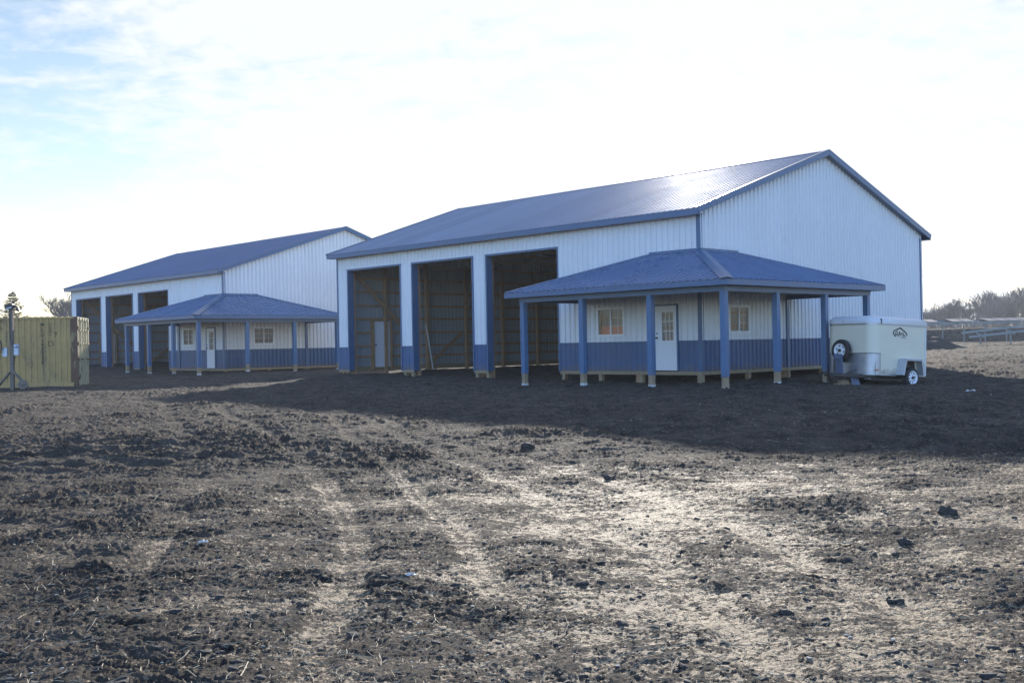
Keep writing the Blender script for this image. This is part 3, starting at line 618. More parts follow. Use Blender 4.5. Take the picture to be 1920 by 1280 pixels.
# ------------------------------------------------------------------ cargo trailer (x = rearwards along the side, y = across, away from camera)
PH = R(33); tl = empty('cargo_trailer', (10.3, 31.0, -1.38), PH); tag(tl, 'cream enclosed cargo trailer with a spare wheel on its nose, parked by the barn gable', 'trailer')
tb = empty('trailer_pivot', (0,0,0)) if False else None
TL, TW = 2.36, 1.75; tilt = -.0505
RotT = Matrix.Rotation(-tilt*1, 4, 'Y')
def TT_(o):                                  # nose-up tilt about the front lower edge
    o.matrix_local = Matrix.Translation((0, 0, .325)) @ Matrix.Rotation(.050, 4, 'Y'); return o
H = 1.50; rc = .30
def rr_outline(z, inset=0):
    pts = []; r = rc-inset
    def arc(cx_, cy_, a0, a1):
        for k in range(9): a = a0+(a1-a0)*k/8; pts.append((cx_+r*cos(a), cy_+r*sin(a), z))
    arc(rc, rc, pi*1.5, pi); arc(rc, TW-rc, pi, pi/2)
    pts.append((TL-inset, TW-inset, z)); pts.append((TL-inset, inset, z)); return pts
def loft(mb, rings, cap=True):
    idx = []
    for rg in rings:
        idx.append(len(mb.v)); mb.v += [tuple(p) for p in rg]
    n = len(rings[0])
    for a, b in zip(idx, idx[1:]):
        for k in range(n): mb.f.append((a+k, a+(k+1)%n, b+(k+1)%n, b+k))
    if cap: mb.f.append(tuple(range(idx[0], idx[0]+n))[::-1]); mb.f.append(tuple(range(idx[-1], idx[-1]+n)))
body = TT_(MB().obj('trailer_body', m_trail, tl)); 
mb = MB(); loft(mb, [rr_outline(0), rr_outline(H)]); me_ = body.data; me_.clear_geometry(); me_.from_pydata(mb.v, [], mb.f)
bm = bmesh.new(); bm.from_mesh(me_); bmesh.ops.recalc_face_normals(bm, faces=bm.faces); bm.to_mesh(me_); bm.free()
# domed cap
mb = MB(); rings = []
for z, ins in ((H-.03, -.025), (H+.05, -.025), (H+.11, .01), (H+.15, .08)):
    rings.append(rr_outline(z, ins))
def dome(z, ins, k):
    return [(x, y, z + k*(1-((y-TW/2)/(TW/2))**2)) for x, y, _ in rr_outline(z, ins)]
rings += [dome(H+.16, .12, .05), dome(H+.165, .20, .05), dome(H+.17, .27, .05)]
loft(mb, rings, False); i0 = len(mb.v)-len(rings[-1]); 
top = rings[-1]; n = len(top); cidx = len(mb.v); mb.v += [(x*.5+TL*.25, TW/2, H+.225) for x, y, z in top]
for k in range(n): mb.f.append((i0+k, i0+(k+1)%n, cidx+(k+1)%n, cidx+k))
TT_(mb.obj('roof_cap', m_trroof, tl, smooth=True))
mb = MB(); loft(mb, [rr_outline(H-.075, -.012), rr_outline(H-.03, -.012)], False); TT_(mb.obj('top_rail', m_alu, tl, fix=False))
TT_(MB().box(.28, .315, -.035, .02, H-.03, H+.10).obj('cap_joint', m_dark, tl))
mb = MB(); mb.box(TL-.045, TL+.012, -.012, .03, .0, H-.03); mb.box(TL-.045, TL+.012, TW-.03, TW+.012, .0, H-.03); TT_(mb.obj('rear_corner_trim', m_trroof, tl))
mb = MB(); mb.box(rc, 1.0, -.01, .01, -.03, .045); mb.box(1.95, TL, -.01, .01, -.03, .045); TT_(mb.obj('bottom_rail', m_alu, tl))
# stone guard wraps the nose
mb = MB(); ring = [(.30, -.006, 0)] + [(rc + (rc+.006)*cos(a), rc + (rc+.006)*sin(a), 0) for a in [pi*1.5 - (pi/2)*k/8 for k in range(9)]] + [(-.006, TW-rc, 0)] + [(rc + (rc+.006)*cos(a), TW-rc + (rc+.006)*sin(a), 0) for a in [pi - (pi/2)*k/8 for k in range(9)]]
ring = [(.12+.0, -.006, 0) if False else p for p in ring]
for p, q_ in zip(ring, ring[1:]): mb.quad((p[0], p[1], -.02), (q_[0], q_[1], -.02), (q_[0], q_[1], .60), (p[0], p[1], .60))
g_ = TT_(mb.obj('stone_guard', m_alu, tl, fix=False))
mb = MB(); mb.box(.285, .31, -.014, 0, -.02, .61); mb.tube([(p[0]-(.006 if p[0]<rc else 0), p[1]-(.004 if p[1]<.3 else 0), .605) for p in ring], .012, 6); TT_(mb.obj('guard_edge', m_alu, tl))
# wheels and fenders
def wheel(y, out_, name='wheel'):
    wq = MB(); r = .295; wdt = .20
    wq.lathe((1.50, y, -.07), (0, out_, 0), [(-.02, .19), (0, .20), (0, .255), (.02, .285), (.05, r), (wdt-.05, r), (wdt-.02, .285), (wdt, .255), (wdt, .205), (wdt-.03, .195)], 40)
    o = TT_(wq.obj('wheel', m_rubber, tl, smooth=True))
    rm = MB(); y1 = y+out_*wdt
    rm.lathe((1.50, y, -.07), (0, out_, 0), [(wdt-.10, .19), (wdt-.01, .205), (wdt+.004, .200), (wdt-.02, .180), (wdt-.05, .165), (wdt-.035, .12), (wdt-.02, .085), (wdt-.02, .0)], 40)
    ro = rm.obj('rim', m_rim, o, smooth=True)
    hb = MB(); hb.lathe((1.50, y, -.07), (0, out_, 0), [(wdt-.03, .04), (wdt+.03, .036), (wdt+.035, 0)], 16)
    for k in range(8):
        a = 2*pi*k/8+.2; hb.lathe((1.50+.128*cos(a), y+out_*(wdt-.048), -.07+.128*sin(a)), (0, out_, 0), [(0, .024), (.013, .024), (.0135, 0)], 10)
        if k % 2 == 0: hb.lathe((1.50+.065*cos(a), y+out_*(wdt-.03), -.07+.065*sin(a)), (0, out_, 0), [(0, .012), (.03, .012), (.031, 0)], 8)
    hb.obj('hub', m_dark, o)
    return o
wheel(-.02, -1); wheel(TW+.02, 1)
def fender(y, out_):
    pts = [(.98, 0), (1.12, .47), (1.88, .47), (2.00, 0)]; ins = [(1.06, 0), (1.17, .42), (1.83, .42), (1.92, 0)]
    mb = MB(); d = .25*out_
    for (p, q_) in zip(pts, pts[1:]): mb.quad((p[0], y, p[1]), (q_[0], y, q_[1]), (q_[0], y+d, q_[1]), (p[0], y+d, p[1]))
    for k in range(3):
        p, q_, r_, s_ = pts[k], pts[k+1], ins[k+1], ins[k]; mb.quad((p[0], y+d, p[1]), (q_[0], y+d, q_[1]), (r_[0], y+d, r_[1]), (s_[0], y+d, s_[1]))
    sm = mb.obj('fender', m_fend, tl, fix=False); sd = sm.modifiers.new('solid', 'SOLIDIFY'); sd.thickness = .012; sd.offset = 0
    TT_(sm)
    TT_(MB().prism([(1.08, y+.004*out_, 0), (1.19, y+.004*out_, .41), (1.81, y+.004*out_, .41), (1.90, y+.004*out_, 0)], (0, .006*out_, 0)).obj('wheel_well', m_dark, tl))
fender(-.005, -1); fender(TW+.005, 1)
TT_(MB().box(.25, TL-.05, .25, TW-.25, -.10, -.005).obj('chassis', m_dark, tl)); TT_(MB().tube([(1.5, -.05, -.08), (1.5, TW+.05, -.08)], .035, 10).obj('axle', m_dark, tl))
# spare wheel on the nose
sp = MB(); cy, cz = 1.02, .68
sp.lathe((-.06, cy, cz), (-1, 0, 0), [(0, .20), (0, .27), (.02, .305), (.05, .325), (.13, .325), (.165, .305), (.18, .27), (.18, .205), (.15, .195)], 40); spo = TT_(sp.obj('spare_wheel', m_rubber, tl, smooth=True))
rm = MB(); rm.lathe((-.06, cy, cz), (-1, 0, 0), [(.08, .19), (.17, .205), (.184, .20), (.16, .18), (.13, .165), (.145, .12), (.16, .085), (.16, .0)], 40); rm.obj('spare_rim', m_rim, spo, smooth=True)
hb = MB(); hb.lathe((-.06, cy, cz), (-1,0,0), [(.13,.05),(.20,.045),(.205,0)], 14)
for k in range(6): a = 2*pi*k/6+.3; hb.lathe((-.19, cy+.128*cos(a), cz+.128*sin(a)), (-1,0,0), [(0,.028),(.016,.028),(.0165,0)], 10)
hb.box(-.20, .0, cy-.04, cy+.04, cz-.35, cz-.30); hb.obj('spare_hub', m_dark, spo)
# A frame, coupler, jack, plate
af = MB(); af.bar((.35, TW*.12, -.055), (-.85, TW/2-.05, -.03), .06, .10); af.bar((.35, TW*.88, -.055), (-.85, TW/2+.05, -.03), .06, .10); af.box(-.95, -.75, TW/2-.09, TW/2+.09, -.075, .03)
af.box(-1.12, -.93, TW/2-.05, TW/2+.05, -.03, .05); TT_(af.obj('tongue', m_dark, tl))
jk = MB(); jk.tube([(-.62, TW/2, -.22), (-.62, TW/2, .42)], .032, 12); jk.box(-.70, -.54, TW/2-.08, TW/2+.08, -.23, -.215); jk.tube([(-.62, TW/2, .40), (-.62, TW/2-.16, .40), (-.62, TW/2-.16, .30)], .011, 8); TT_(jk.obj('tongue_jack', m_dark, tl))
pl_ = MB(); pl_.prism([(-.30, .80, -.03), (-.42, .76, .56), (-.42, 1.06, .58), (-.30, 1.14, -.03)], (-.025, 0, 0)); TT_(pl_.obj('nose_plate', m_bgrey, tl))
ch = MB(); ch.tube([(-.05, .55, .12), (-.20, .75, .02), (-.5, .85, -.04), (-.80, .86, -.02)], .009, 6); TT_(ch.obj('safety_chain', m_dark, tl))
TT_(MB().box(.135, .20, -.02, -.003, .10, .145).obj('side_marker', m_orange, tl)); TT_(MB().box(2.10, 2.25, -.03, -.003, .19, .33).obj('tail_lamp', m_red, tl)); TT_(MB().box(2.07, 2.12, -.02, -.003, .07, .13).obj('reflector', m_red, tl))
TT_(MB().tube([(.10, -.012, .0), (.05, -.014, .12), (.09, -.012, .30), (.07, -.012, .33)], .006, 6).obj('marker_wire', m_dark, tl))
# logo
def glyphs(name, txt, size, mt, fn, parent, bold=0, spacing=1.0):
    cu = bpy.data.curves.new(name, 'FONT'); cu.body = txt; cu.size = size; cu.align_x = 'LEFT'; cu.offset = bold; cu.extrude = .001; cu.space_character = spacing
    to = bpy.data.objects.new(name, cu); C.objects.link(to); dg = bpy.context.evaluated_depsgraph_get(); me = bpy.data.meshes.new_from_object(to.evaluated_get(dg))
    bpy.data.objects.remove(to); me.transform(fn); me.materials.clear(); me.materials.append(mt); o = bpy.data.objects.new(name, me); C.objects.link(o); o.parent = parent; return o
SIDE = lambda x, z: Matrix(((1, 0, 0, x), (0, 0, -1, -.004), (0, 1, 0, z), (0, 0, 0, 1)))
lg = MB(); k_ = .82/1280*1.0
def lp(u, v): return (.86 + (u-520)*.00076, -.006, 1.375 - (v-385)*.00048 - (u-520)*.00002)
def stroke(pts, w_):
    P = [Vector(lp(*p)) for p in pts]
    for i in range(len(P)):
        d = (P[min(i+1, len(P)-1)] - P[max(i-1, 0)]).normalized(); s_ = Vector((-d.z, 0, d.x))*w_[i]*.00030; lg.v += [tuple(P[i]+s_), tuple(P[i]-s_)]
    b0_ = len(lg.v)-2*len(P)
    for i in range(len(P)-1): lg.f.append((b0_+2*i, b0_+2*i+1, b0_+2*i+3, b0_+2*i+2))
stroke([(700,905),(640,890),(570,820),(530,740),(530,670),(570,590),(630,540),(700,515)], [40,70,80,85,80,70,60,40])
stroke([(700,525),(750,480),(830,430),(900,395),(960,400),(1040,460),(1130,530),(1240,620),(1320,710),(1335,780),(1300,850)], [90,70,70,80,90,75,75,75,75,65,30])
stroke([(775,625),(720,615),(670,650),(645,710),(665,780),(725,815),(785,790),(800,725),(735,722)], [50,55,60,60,60,55,55,50,45])
stroke([(860,620),(905,680),(950,800)], [70,85,60]); stroke([(905,690),(850,800),(800,930)], [45,60,25]); stroke([(860,760),(930,765)], [40,40])
stroke([(1025,640),(1025,800)], [60,60]); stroke([(1100,635),(1105,805),(1160,825),(1215,805),(1225,765)], [55,60,60,55,40])
lo_ = TT_(lg.obj('logo', m_logo, tl, fix=False))
lw = MB(); rl = random.Random(6)
for y0_, u0, u1, hh_ in ((1.120, 1.13, 1.41, .020), (1.075, 1.20, 1.45, .018)):
    u = u0
    while u < u1: w_ = rl.uniform(.012, .024); lw.quad((u, -.006, y0_-.05*(u-u0)), (u+w_, -.006, y0_-.05*(u-u0)), (u+w_, -.006, y0_-.05*(u-u0)+hh_*rl.uniform(.6, 1)), (u, -.006, y0_-.05*(u-u0)+hh_)); u += w_+.006
TT_(lw.obj('logo_small_print', m_logo2, tl, fix=False))
# blocks under the tongue jack
o = empty('jack_block', (9.62, 31.6, -1.40), .5); tag(o, 'pale timber blocks stacked under the trailer tongue jack', 'timber block'); MB().box(-.30, .30, -.10, .10, 0, .09).obj('lower_block', m_wood, o, bevel=.006); MB().box(-.14, .16, -.08, .09, .09, .17).obj('upper_block', m_wood, o, bevel=.006)
o = MB().prism([(9.86, 31.5, -1.40), (9.80, 31.5, -1.13), (10.06, 31.6, -1.20), (10.12, 31.6, -1.38)], (.02, .04, .0)).obj('loose_plate', m_bgrey); tag(o, 'small blue grey plate propped in the mud under the trailer tongue', 'metal plate')

# ------------------------------------------------------------------ shipping container
ct = empty('shipping_container', (-16.33, 40.8, -1.25), R(12)); tag(ct, 'old yellow shipping container with rust stains at the left edge', 'container')
CL, CH, CW = 6.06, 2.60, 2.44         # x runs from -CL to 0, y 0..CW
def corr(x0, x1, y, out_, z0, z1):
    mb = MB(); x = x0; prof = [(0, 0), (.07, 0), (.105, .036), (.175, .036), (.21, 0)]; pts = []
    while x < x1:
        for a, h in prof[:-1]:
            if x+a <= x1: pts.append((x+a, h))
        x += .21
    pts.append((x1, 0))
    for (a, ha), (b, hb_) in zip(pts, pts[1:]): mb.quad((a, y-ha*out_, z0), (b, y-hb_*out_, z0), (b, y-hb_*out_, z1), (a, y-ha*out_, z1))
    return mb
corr(-CL+.12, -.26, .03, -1, .15, CH-.06).obj('side_panel', m_cont, ct, fix=False); corr(-CL+.12, -.12, CW-.03, 1, .15, CH-.06).obj('side_panel', m_cont, ct, fix=False)
MB().box(-.26, -.12, .012, .05, .15, CH-.06).obj('rusty_end_panel', m_rust, ct)
mb = MB(); mb.box(-CL+.16, -.16, 0, .06, .0, .15); mb.box(-CL+.16, -.16, CW-.06, CW, 0, .15); mb.box(-CL+.16, -.12, .0, .05, CH-.06, CH); mb.box(-CL+.16, -.12, CW-.05, CW, CH-.06, CH); mb.obj('rail', m_cont, ct)
mb = MB(); x = -CL+.1
while x < -.2: mb.box(x, x+.15, .03, CW-.03, CH-.02, CH+.025); mb.box(x+.15, x+.21, .03, CW-.03, CH-.02, CH-.005); x += .21
mb.obj('roof_sheet', m_cont, ct)
mb = MB(); mb.box(-CL, -CL+.06, .1, CW-.1, .1, CH-.05); mb.box(-CL, -.1, .08, CW-.08, .05, .12); mb.obj('end_wall', m_cont, ct)
for x0 in (-CL, -.12):
    for y0 in (0, CW-.14): MB().box(x0, x0+.12, y0+.0, y0+.14, .12, CH-.11).obj('corner_post', m_rust, ct)
for x0 in (-CL-.005, -.155):
    for y0 in (-.005, CW-.155):
        for z0 in (-.01, CH-.11): MB().box(x0, x0+.16, y0, y0+.16, z0, z0+.12).obj('corner_casting', m_rust, ct, bevel=.012)
MB().box(-.11, 0, .14, CW-.14, .0, .14).obj('door_sill', m_contd, ct); MB().box(-.11, 0, .14, CW-.14, CH-.12, CH).obj('door_header', m_contd, ct)
for y0, y1 in ((.15, CW/2-.01), (CW/2+.01, CW-.15)):
    mb = MB(); pts = [(y0, 0)]; n = 5; st = (y1-y0)/n
    for k in range(n): b = y0+k*st; pts += [(b+.04, 0), (b+.07, -.03), (b+st-.07, -.03), (b+st-.04, 0)]
    pts.append((y1, 0))
    for (a, ha), (b, hb_) in zip(pts, pts[1:]): mb.quad((-.02+ha, a, .15), (-.02+hb_, b, .15), (-.02+hb_, b, CH-.13), (-.02+ha, a, CH-.13))
    dl = mb.obj('cargo_door', m_contd, ct, fix=False)
    for yy in (y0+.25, y1-.25):
        rb = MB(); rb.tube([(.02, yy, .02), (.02, yy, CH-.02)], .022, 8)
        for z in (.08, .5, 1.05, 1.6, 2.1, 2.5): rb.box(-.015, .05, yy-.06, yy+.06, z-.03, z+.03)
        rb.obj('lock_rod', m_contd, dl)
        MB().box(.02, .045, yy-.02, yy+.36 if yy < (y0+y1)/2 else yy-.30, .98, 1.03).obj('lock_handle', m_rust, dl)
    hg = MB(); ye = y0-.03 if y0 < 1 else y1+.03
    for z in (.3, 1.0, 1.6, 2.2): hg.box(-.02, .03, ye-.05, ye+.05, z-.06, z+.06)
    hg.obj('hinge', m_rust, dl)
CS = lambda x, z: Matrix(((1, 0, 0, x), (0, 0, -1, -.012), (0, 1, 0, z), (0, 0, 0, 1)))
for k, ch_ in enumerate('MLCU'): glyphs('container_lettering', ch_, .15, m_stencil, CS(-1.30, 2.28-.135*k), ct, .004)
for k, ch_ in enumerate('2843358'): glyphs('container_lettering', ch_, .15, m_stencil, CS(-1.28, 1.66-.135*k), ct, .004)
for k, ch_ in enumerate('22G1'): glyphs('container_lettering', ch_, .13, m_stencil, CS(-1.0, 2.28-.125*k), ct, .002)
mb = MB(); mb.box(-1.04, -.86, -.013, -.0115, 1.52, 1.535); mb.box(-1.04, -.86, -.013, -.0115, 1.68, 1.695); mb.box(-1.04, -1.02, -.013, -.0115, 1.535, 1.68); mb.box(-.88, -.86, -.013, -.0115, 1.535, 1.68); mb.obj('container_mark', m_stencil, ct)

# utility pole with boxes, in front of the container
pz = -1.27
up_ = empty('utility_pole', (-17.93, 38.9, pz)); tag(up_, 'short wooden utility post with meter boxes and base braces in front of the yellow container', 'utility pole')
MB().box(-.065, .065, -.065, .065, -.2, 3.05).obj('post', m_pole, up_, bevel=.008)
MB().bar((-.62, -.02, .0), (-.05, -.08, .62), .05, .14, (0, -1, 0)).obj('brace', m_pole, up_); MB().bar((.60, -.02, .02), (.05, -.08, .66), .05, .14, (0, -1, 0)).obj('brace', m_pole, up_)
m_ = MB().box(.10, .27, -.10, .04, 1.22, 1.62).obj('meter_box', m_grey, up_, bevel=.01); MB().lathe((.185, -.10, 1.55), (0,-1,0), [(0,.07),(.05,.065),(.07,.04),(.075,0)], 16).obj('meter_dial', m_grey, m_)
MB().box(-.32, -.14, -.08, .03, 1.18, 1.50).obj('breaker_box', m_grey, up_, bevel=.01)
mb = MB(); mb.tube([(.10, -.03, 1.4), (.04, -.09, 1.65), (-.02, -.09, 1.9), (-.03, -.08, 2.9)], .015, 6); mb.tube([(.12, -.03, 1.22), (.10, -.06, 1.0), (.05, -.09, .9)], .015, 6); mb.obj('conduit', m_dark, up_)
mb = MB(); pts = []
for k in range(40): a = 2*pi*k/13; pts.append((-.42+.10*cos(a)+.002*k*.3, -.12-.002*k*.5, 1.55+.24*sin(a)))
mb.tube(pts, .022, 6); mb.obj('cable_coil', m_dark, up_)
f_ = MB().box(-.17, .10, -.16, .06, 2.86, 3.06).obj('lamp_housing', m_dark, up_, bevel=.02); MB().prism([(-.12, -.17, 2.86), (.10, -.17, 2.92), (.10, -.17, 2.96), (-.12, -.17, 2.90)], (0, -.02, 0)).obj('lamp_trim', m_grey, f_); MB().prism([(.10, -.05, 3.02), (.26, -.05, 2.95), (.33, -.05, 2.80), (.25, -.05, 2.78), (.19, -.05, 2.90), (.10, -.05, 2.92)], (0, .05, 0)).obj('service_hook', m_dark, f_)
o = MB().lathe((-17.50, 38.8, -1.10), (.25, -1, .1), [(0, .0), (0, .16), (.03, .17), (.09, .17), (.10, .15), (.10, .06), (.14, .05), (.14, 0)], 28).obj('cable_reel', m_pole); tag(o, 'small round wooden cable reel leaning at the foot of the utility post', 'cable reel')

# ------------------------------------------------------------------ trees
def bare_mesh(seed, h, spread=.55, twig=.016, levels=5):
    rd = random.Random(seed); tr = MB(); cr = MB()
    def grow(p, d, ln, r, lv):
        n = 3; pts = [p]; rads = [r]
        for k in range(n):
            d = (d + Vector((rd.uniform(-1,1), rd.uniform(-1,1), rd.uniform(-.3,.6)))*.16).normalized(); p = p + d*ln/n; pts.append(p); rads.append(max(twig*.7, r*(1-.45*(k+1)/n)))
        (tr if lv == 0 else cr).tube(pts, rads, 6 if lv == 0 else (4 if lv < 3 else 3), cap=False)
        if lv >= levels: return
        for k in range(rd.choice((3, 3, 4)) if lv < levels-1 else 4):
            t = rd.uniform(.35, 1) if k else 1; i = min(int(t*n), n-1); q = pts[i].lerp(pts[i+1], t*n-i)
            ax = Vector((rd.uniform(-1,1), rd.uniform(-1,1), rd.uniform(-.25,.5))).normalized()
            nd = (d*(1-spread*.75) + ax*spread + Vector((0,0,.18))).normalized()
            grow(q, nd, ln*rd.uniform(.58, .80), max(twig, rads[i+1]*.66), lv+1)
    grow(Vector((0,0,0)), Vector((rd.uniform(-.1,.1), rd.uniform(-.1,.1), 1)).normalized(), h*.30, h*.022, 0)
    for k in range(2): grow(Vector((0,0,h*.08)), Vector((rd.uniform(-.7,.7), rd.uniform(-.7,.7), .9)).normalized(), h*.28, h*.014, 1)
    zm = max(v[2] for v in cr.v); s = h/zm
    for q in (tr, cr): q.v = [(x*s, y*s, z*s) for x, y, z in q.v]
    return tr, cr
def bare_tree(seed, h, loc, label, group=None, **kw):
    t, c_ = bare_mesh(seed, h, **kw); o = empty('bare_tree', loc); tag(o, label, 'tree', group)
    t.obj('trunk', m_bark, o, fix=False); c_.obj('crown', m_twig, o, fix=False); return o
bare_tree(21, 7.6, (-52.3, 128, -.6), 'spreading leafless tree behind the left end of the farther barn', twig=.022, levels=6)
GL = 'leafless trees of the wood on the right horizon'
protos = [bare_tree(100+k, 8.0, (0, 0, 0), 'leafless grey tree in the wood beyond the solar racks', GL, twig=.026, levels=5, spread=.5) for k in range(5)]
rt_ = random.Random(11); first = [True]*5
hts = [(45, 6), (74, 5.8), (80, 6.6), (85, 7.8), (90, 8.9), (95, 9.2), (110, 8.8), (140, 9)]
kk = 0
for row, yy in enumerate((192, 200, 209)):
    x = 68 + row*.9
    while x < 106:
        p = kk % 5; o = protos[p] if first[p] else copy_tree(protos[p]); first[p] = False
        hh = float(np.interp(x, [a for a, _ in hts], [b for _, b in hts]))*rt_.uniform(.80, 1.08); s = hh/8.0
        o.location = (x, yy+rt_.uniform(-3, 3), -.45); o.rotation_euler = (0, 0, rt_.uniform(0, 6.28)); o.scale = (s*1.05, s*1.05, s); kk += 1
        x += rt_.uniform(1.9, 3.4) if 72 < x < 98 else rt_.uniform(4, 6)
mb = MB(); ru = random.Random(5)                 # thicket under the wood
for k in range(2600):
    x = ru.uniform(62, 112); y = ru.uniform(186, 214); h = ru.uniform(1.2, 4.6); p = Vector((x, y, -.5)); d = Vector((ru.uniform(-.5,.5), ru.uniform(-.3,.3), 1))
    q_ = p+d*h; mb.quad(p+Vector((-.035,0,0)), p+Vector((.035,0,0)), q_+Vector((.012,0,0)), q_+Vector((-.012,0,0)))
    for j in range(3):
        a = p+d*h*ru.uniform(.3,.8); e = a+Vector((ru.uniform(-.8,.8), ru.uniform(-.4,.4), ru.uniform(.3,1.2))); mb.quad(a+Vector((-.02,0,0)), a+Vector((.02,0,.02)), e, e)
    mb.f[-3:] = [f[:3] for f in mb.f[-3:]]
o = mb.obj('thicket', m_twig, fix=False); tag(o, 'grey leafless brush filling the foot of the wood on the right', 'brush', kind='stuff')
# spruce behind the container
def spruce(h, loc, label):
    rd = random.Random(8); o = empty('spruce_tree', loc); tag(o, label, 'tree')
    MB().tube([(0,0,0), (.03,0,h*.5), (0,.02,h)], [.13, .07, .012], 8).obj('trunk', m_bark, o)
    mb = MB(); z = h*.12
    while z < h*.985:
        fr = 1-(z/h); ln0 = 3.1*fr**.9*(h/7)+.16; nb = 9 if fr > .4 else 7
        for k in range(nb):
            if rd.random() < .18: continue
            a = 2*pi*k/nb + rd.uniform(-.35,.35); ln = ln0*rd.uniform(.62, 1.1); dr = Vector((cos(a), sin(a), 0)); sd = Vector((-sin(a), cos(a), 0)); zz_ = z+rd.uniform(-.1,.1)
            P = [Vector((0,0,zz_)) + dr*ln*t + Vector((0,0,-.30*ln*t*(1-t*.95)*1.0 + .10*ln*t*t)) for t in (0,.25,.5,.75,1)]
            mb.tube(P, [.022,.018,.014,.01,.005], 4)
            nn = int(60*ln)+10
            for j in range(nn):
                t = rd.uniform(.12, 1); i = min(int(t*4), 3); c_ = P[i].lerp(P[i+1], t*4-i); L_ = rd.uniform(.10,.24)*(1.25-t*.5)
                d = (dr*rd.uniform(.2,1)+sd*rd.uniform(-1,1)+Vector((0,0,rd.uniform(-.5,.15)))).normalized(); e = c_+d*L_; w_ = d.cross(Vector((0,0,1))).normalized()*.035+Vector((0,0,.03))
                mb.quad(c_-w_, c_+w_, e)
        z += rd.uniform(.20,.30)*(h/7)*(.6+fr*.8)
    mb.obj('crown', m_needle, o, fix=False)
spruce(7.0, (-50.6, 110, -.62), 'dark spruce tree standing behind the yellow container')

# ------------------------------------------------------------------ solar racks and heap at the right
def rack(pa, pb, z0, z1, nposts, label, tiltdir, pw, zg):
    pa, pb = Vector(pa), Vector(pb); o = empty('solar_rack', (pa.x, pa.y, zg)); tag(o, label, 'solar rack', 'solar racks at the right edge')
    o_ = Vector((pa.x, pa.y, zg)); A = Vector((pa.x, pa.y, z0))-o_; B = Vector((pb.x, pb.y, z1))-o_; tv = Vector(tiltdir)
    for t_ in (0., 1.):
        mb = MB(); mb.bar(A+tv*t_, B+tv*t_, .06, .15); mb.obj('purlin', m_galv, o)
    for k in range(nposts):
        t = (k+.5)/nposts; q_ = A.lerp(B, t)+tv*.5; hgt = q_.z
        MB().box(q_.x-.03, q_.x+.03, q_.y-.06, q_.y+.06, -.4, hgt).obj('rack_post', m_galv, o)
        MB().bar(A.lerp(B, t)-Vector((0,0,.13)), A.lerp(B, t)+tv-Vector((0,0,.13)), .06, .10).obj('rafter', m_galv, o)
    if pw:
        n = int((B-A).length/1.05)
        for k in range(n):
            if not pw(k/n): continue
            t0, t1 = k/n+.002, (k+1)/n-.002; up1 = Vector((0,0,.12))
            mb = MB(); a_, b_ = A.lerp(B, t0)+up1-tv*.08, A.lerp(B, t1)+up1-tv*.08; mb.prism([a_, b_, b_+tv*1.16, a_+tv*1.16], (0,0,.04)); mb.obj('solar_panel', m_panel, o)
    return o
rack((31.5, 90, 0), (62, 94, 0), 1.02, 1.10, 16, 'long level solar rack row standing above the dirt heap, farther of the two', (.1, 1.7, .22), lambda t: int(t*53) % 5 != 2, -.66)
rack((31.6, 75, 0), (44.5, 71, 0), -.12, 1.25, 7, 'low sloping solar rack rising to the right in front of the long rack row', (.15, 1.6, .30), None, -.78)
mb = MB(); rh = random.Random(3); n1, n2 = 48, 14
for i in range(n2+1):
    for j in range(n1):
        a = 2*pi*j/n1; t = i/n2; rx, ry = 4.4*t, 2.2*t; x, y = rx*cos(a), ry*sin(a)
        nz_ = float(fbm(np.array([x*1.0+50.]), np.array([y+20.]), .9, 4)[0]); z = .95*(1-t**1.6)*(1+.5*nz_) + .14*nz_*(1-t) - .12*t; mb.v.append((x, y, z))
for i in range(n2):
    for j in range(n1): a, b = i*n1+j, i*n1+(j+1)%n1; mb.f.append((a, b, b+n1, a+n1))
o = mb.obj('dirt_heap', m_clod, smooth=True); o.location = (25.3, 70, -.74); tag(o, 'low heap of dark soil between the trailer and the solar racks', 'dirt heap')

# ------------------------------------------------------------------ clods, chips, straw
def rock(mb, c_, s, rd, flat=.6):
    i = len(mb.v); ph = (1+sqrt(5))/2
    ico = [(-1,ph,0),(1,ph,0),(-1,-ph,0),(1,-ph,0),(0,-1,ph),(0,1,ph),(0,-1,-ph),(0,1,-ph),(ph,0,-1),(ph,0,1),(-ph,0,-1),(-ph,0,1)]
    rz = rd.uniform(0, 6.28); sx_, sy_, sz_ = rd.uniform(.7,1.5), rd.uniform(.6,1.1), flat*rd.uniform(.6,1.2)
    for x, y, z in ico:
        k = rd.uniform(.6, 1.25)*s/1.9; x, y, z = x*k*sx_, y*k*sy_, z*k*sz_; mb.v.append((c_[0]+x*cos(rz)-y*sin(rz), c_[1]+x*sin(rz)+y*cos(rz), c_[2]+z))
    for f in [(0,11,5),(0,5,1),(0,1,7),(0,7,10),(0,10,11),(1,5,9),(5,11,4),(11,10,2),(10,7,6),(7,1,8),(3,9,4),(3,4,2),(3,2,6),(3,6,8),(3,8,9),(4,9,5),(2,4,11),(6,2,10),(8,6,7),(9,8,1)]: mb.f.append(tuple(i+k for k in f))
def scatter(n, y0, y1, seed, power=1.0, xr=.56):
    rd = np.random.RandomState(seed); y = y0*(y1/y0)**(rd.rand(n)**power); x = rd.uniform(-xr, xr, n)*y
    z, c_, t = ground_fields(x, y, np.hypot(x, y)); return x, y, z, c_, t
def outside(x, y):
    for (lx, ly, th) in ((5.82, 33.33, .7629), (-14.48, 54.6, .7592)):
        dx, dy = x-lx, y-ly; b = dx*cos(th)+dy*sin(th); a = -dx*sin(th)+dy*cos(th)
        if -.1 < b < W+.1 and -.1 < a < L+.1: return False
    return True
rd = random.Random(1)
mb = MB(); X, Y, Z, Cc, Tt = scatter(16000, 3.8, 42, 5)
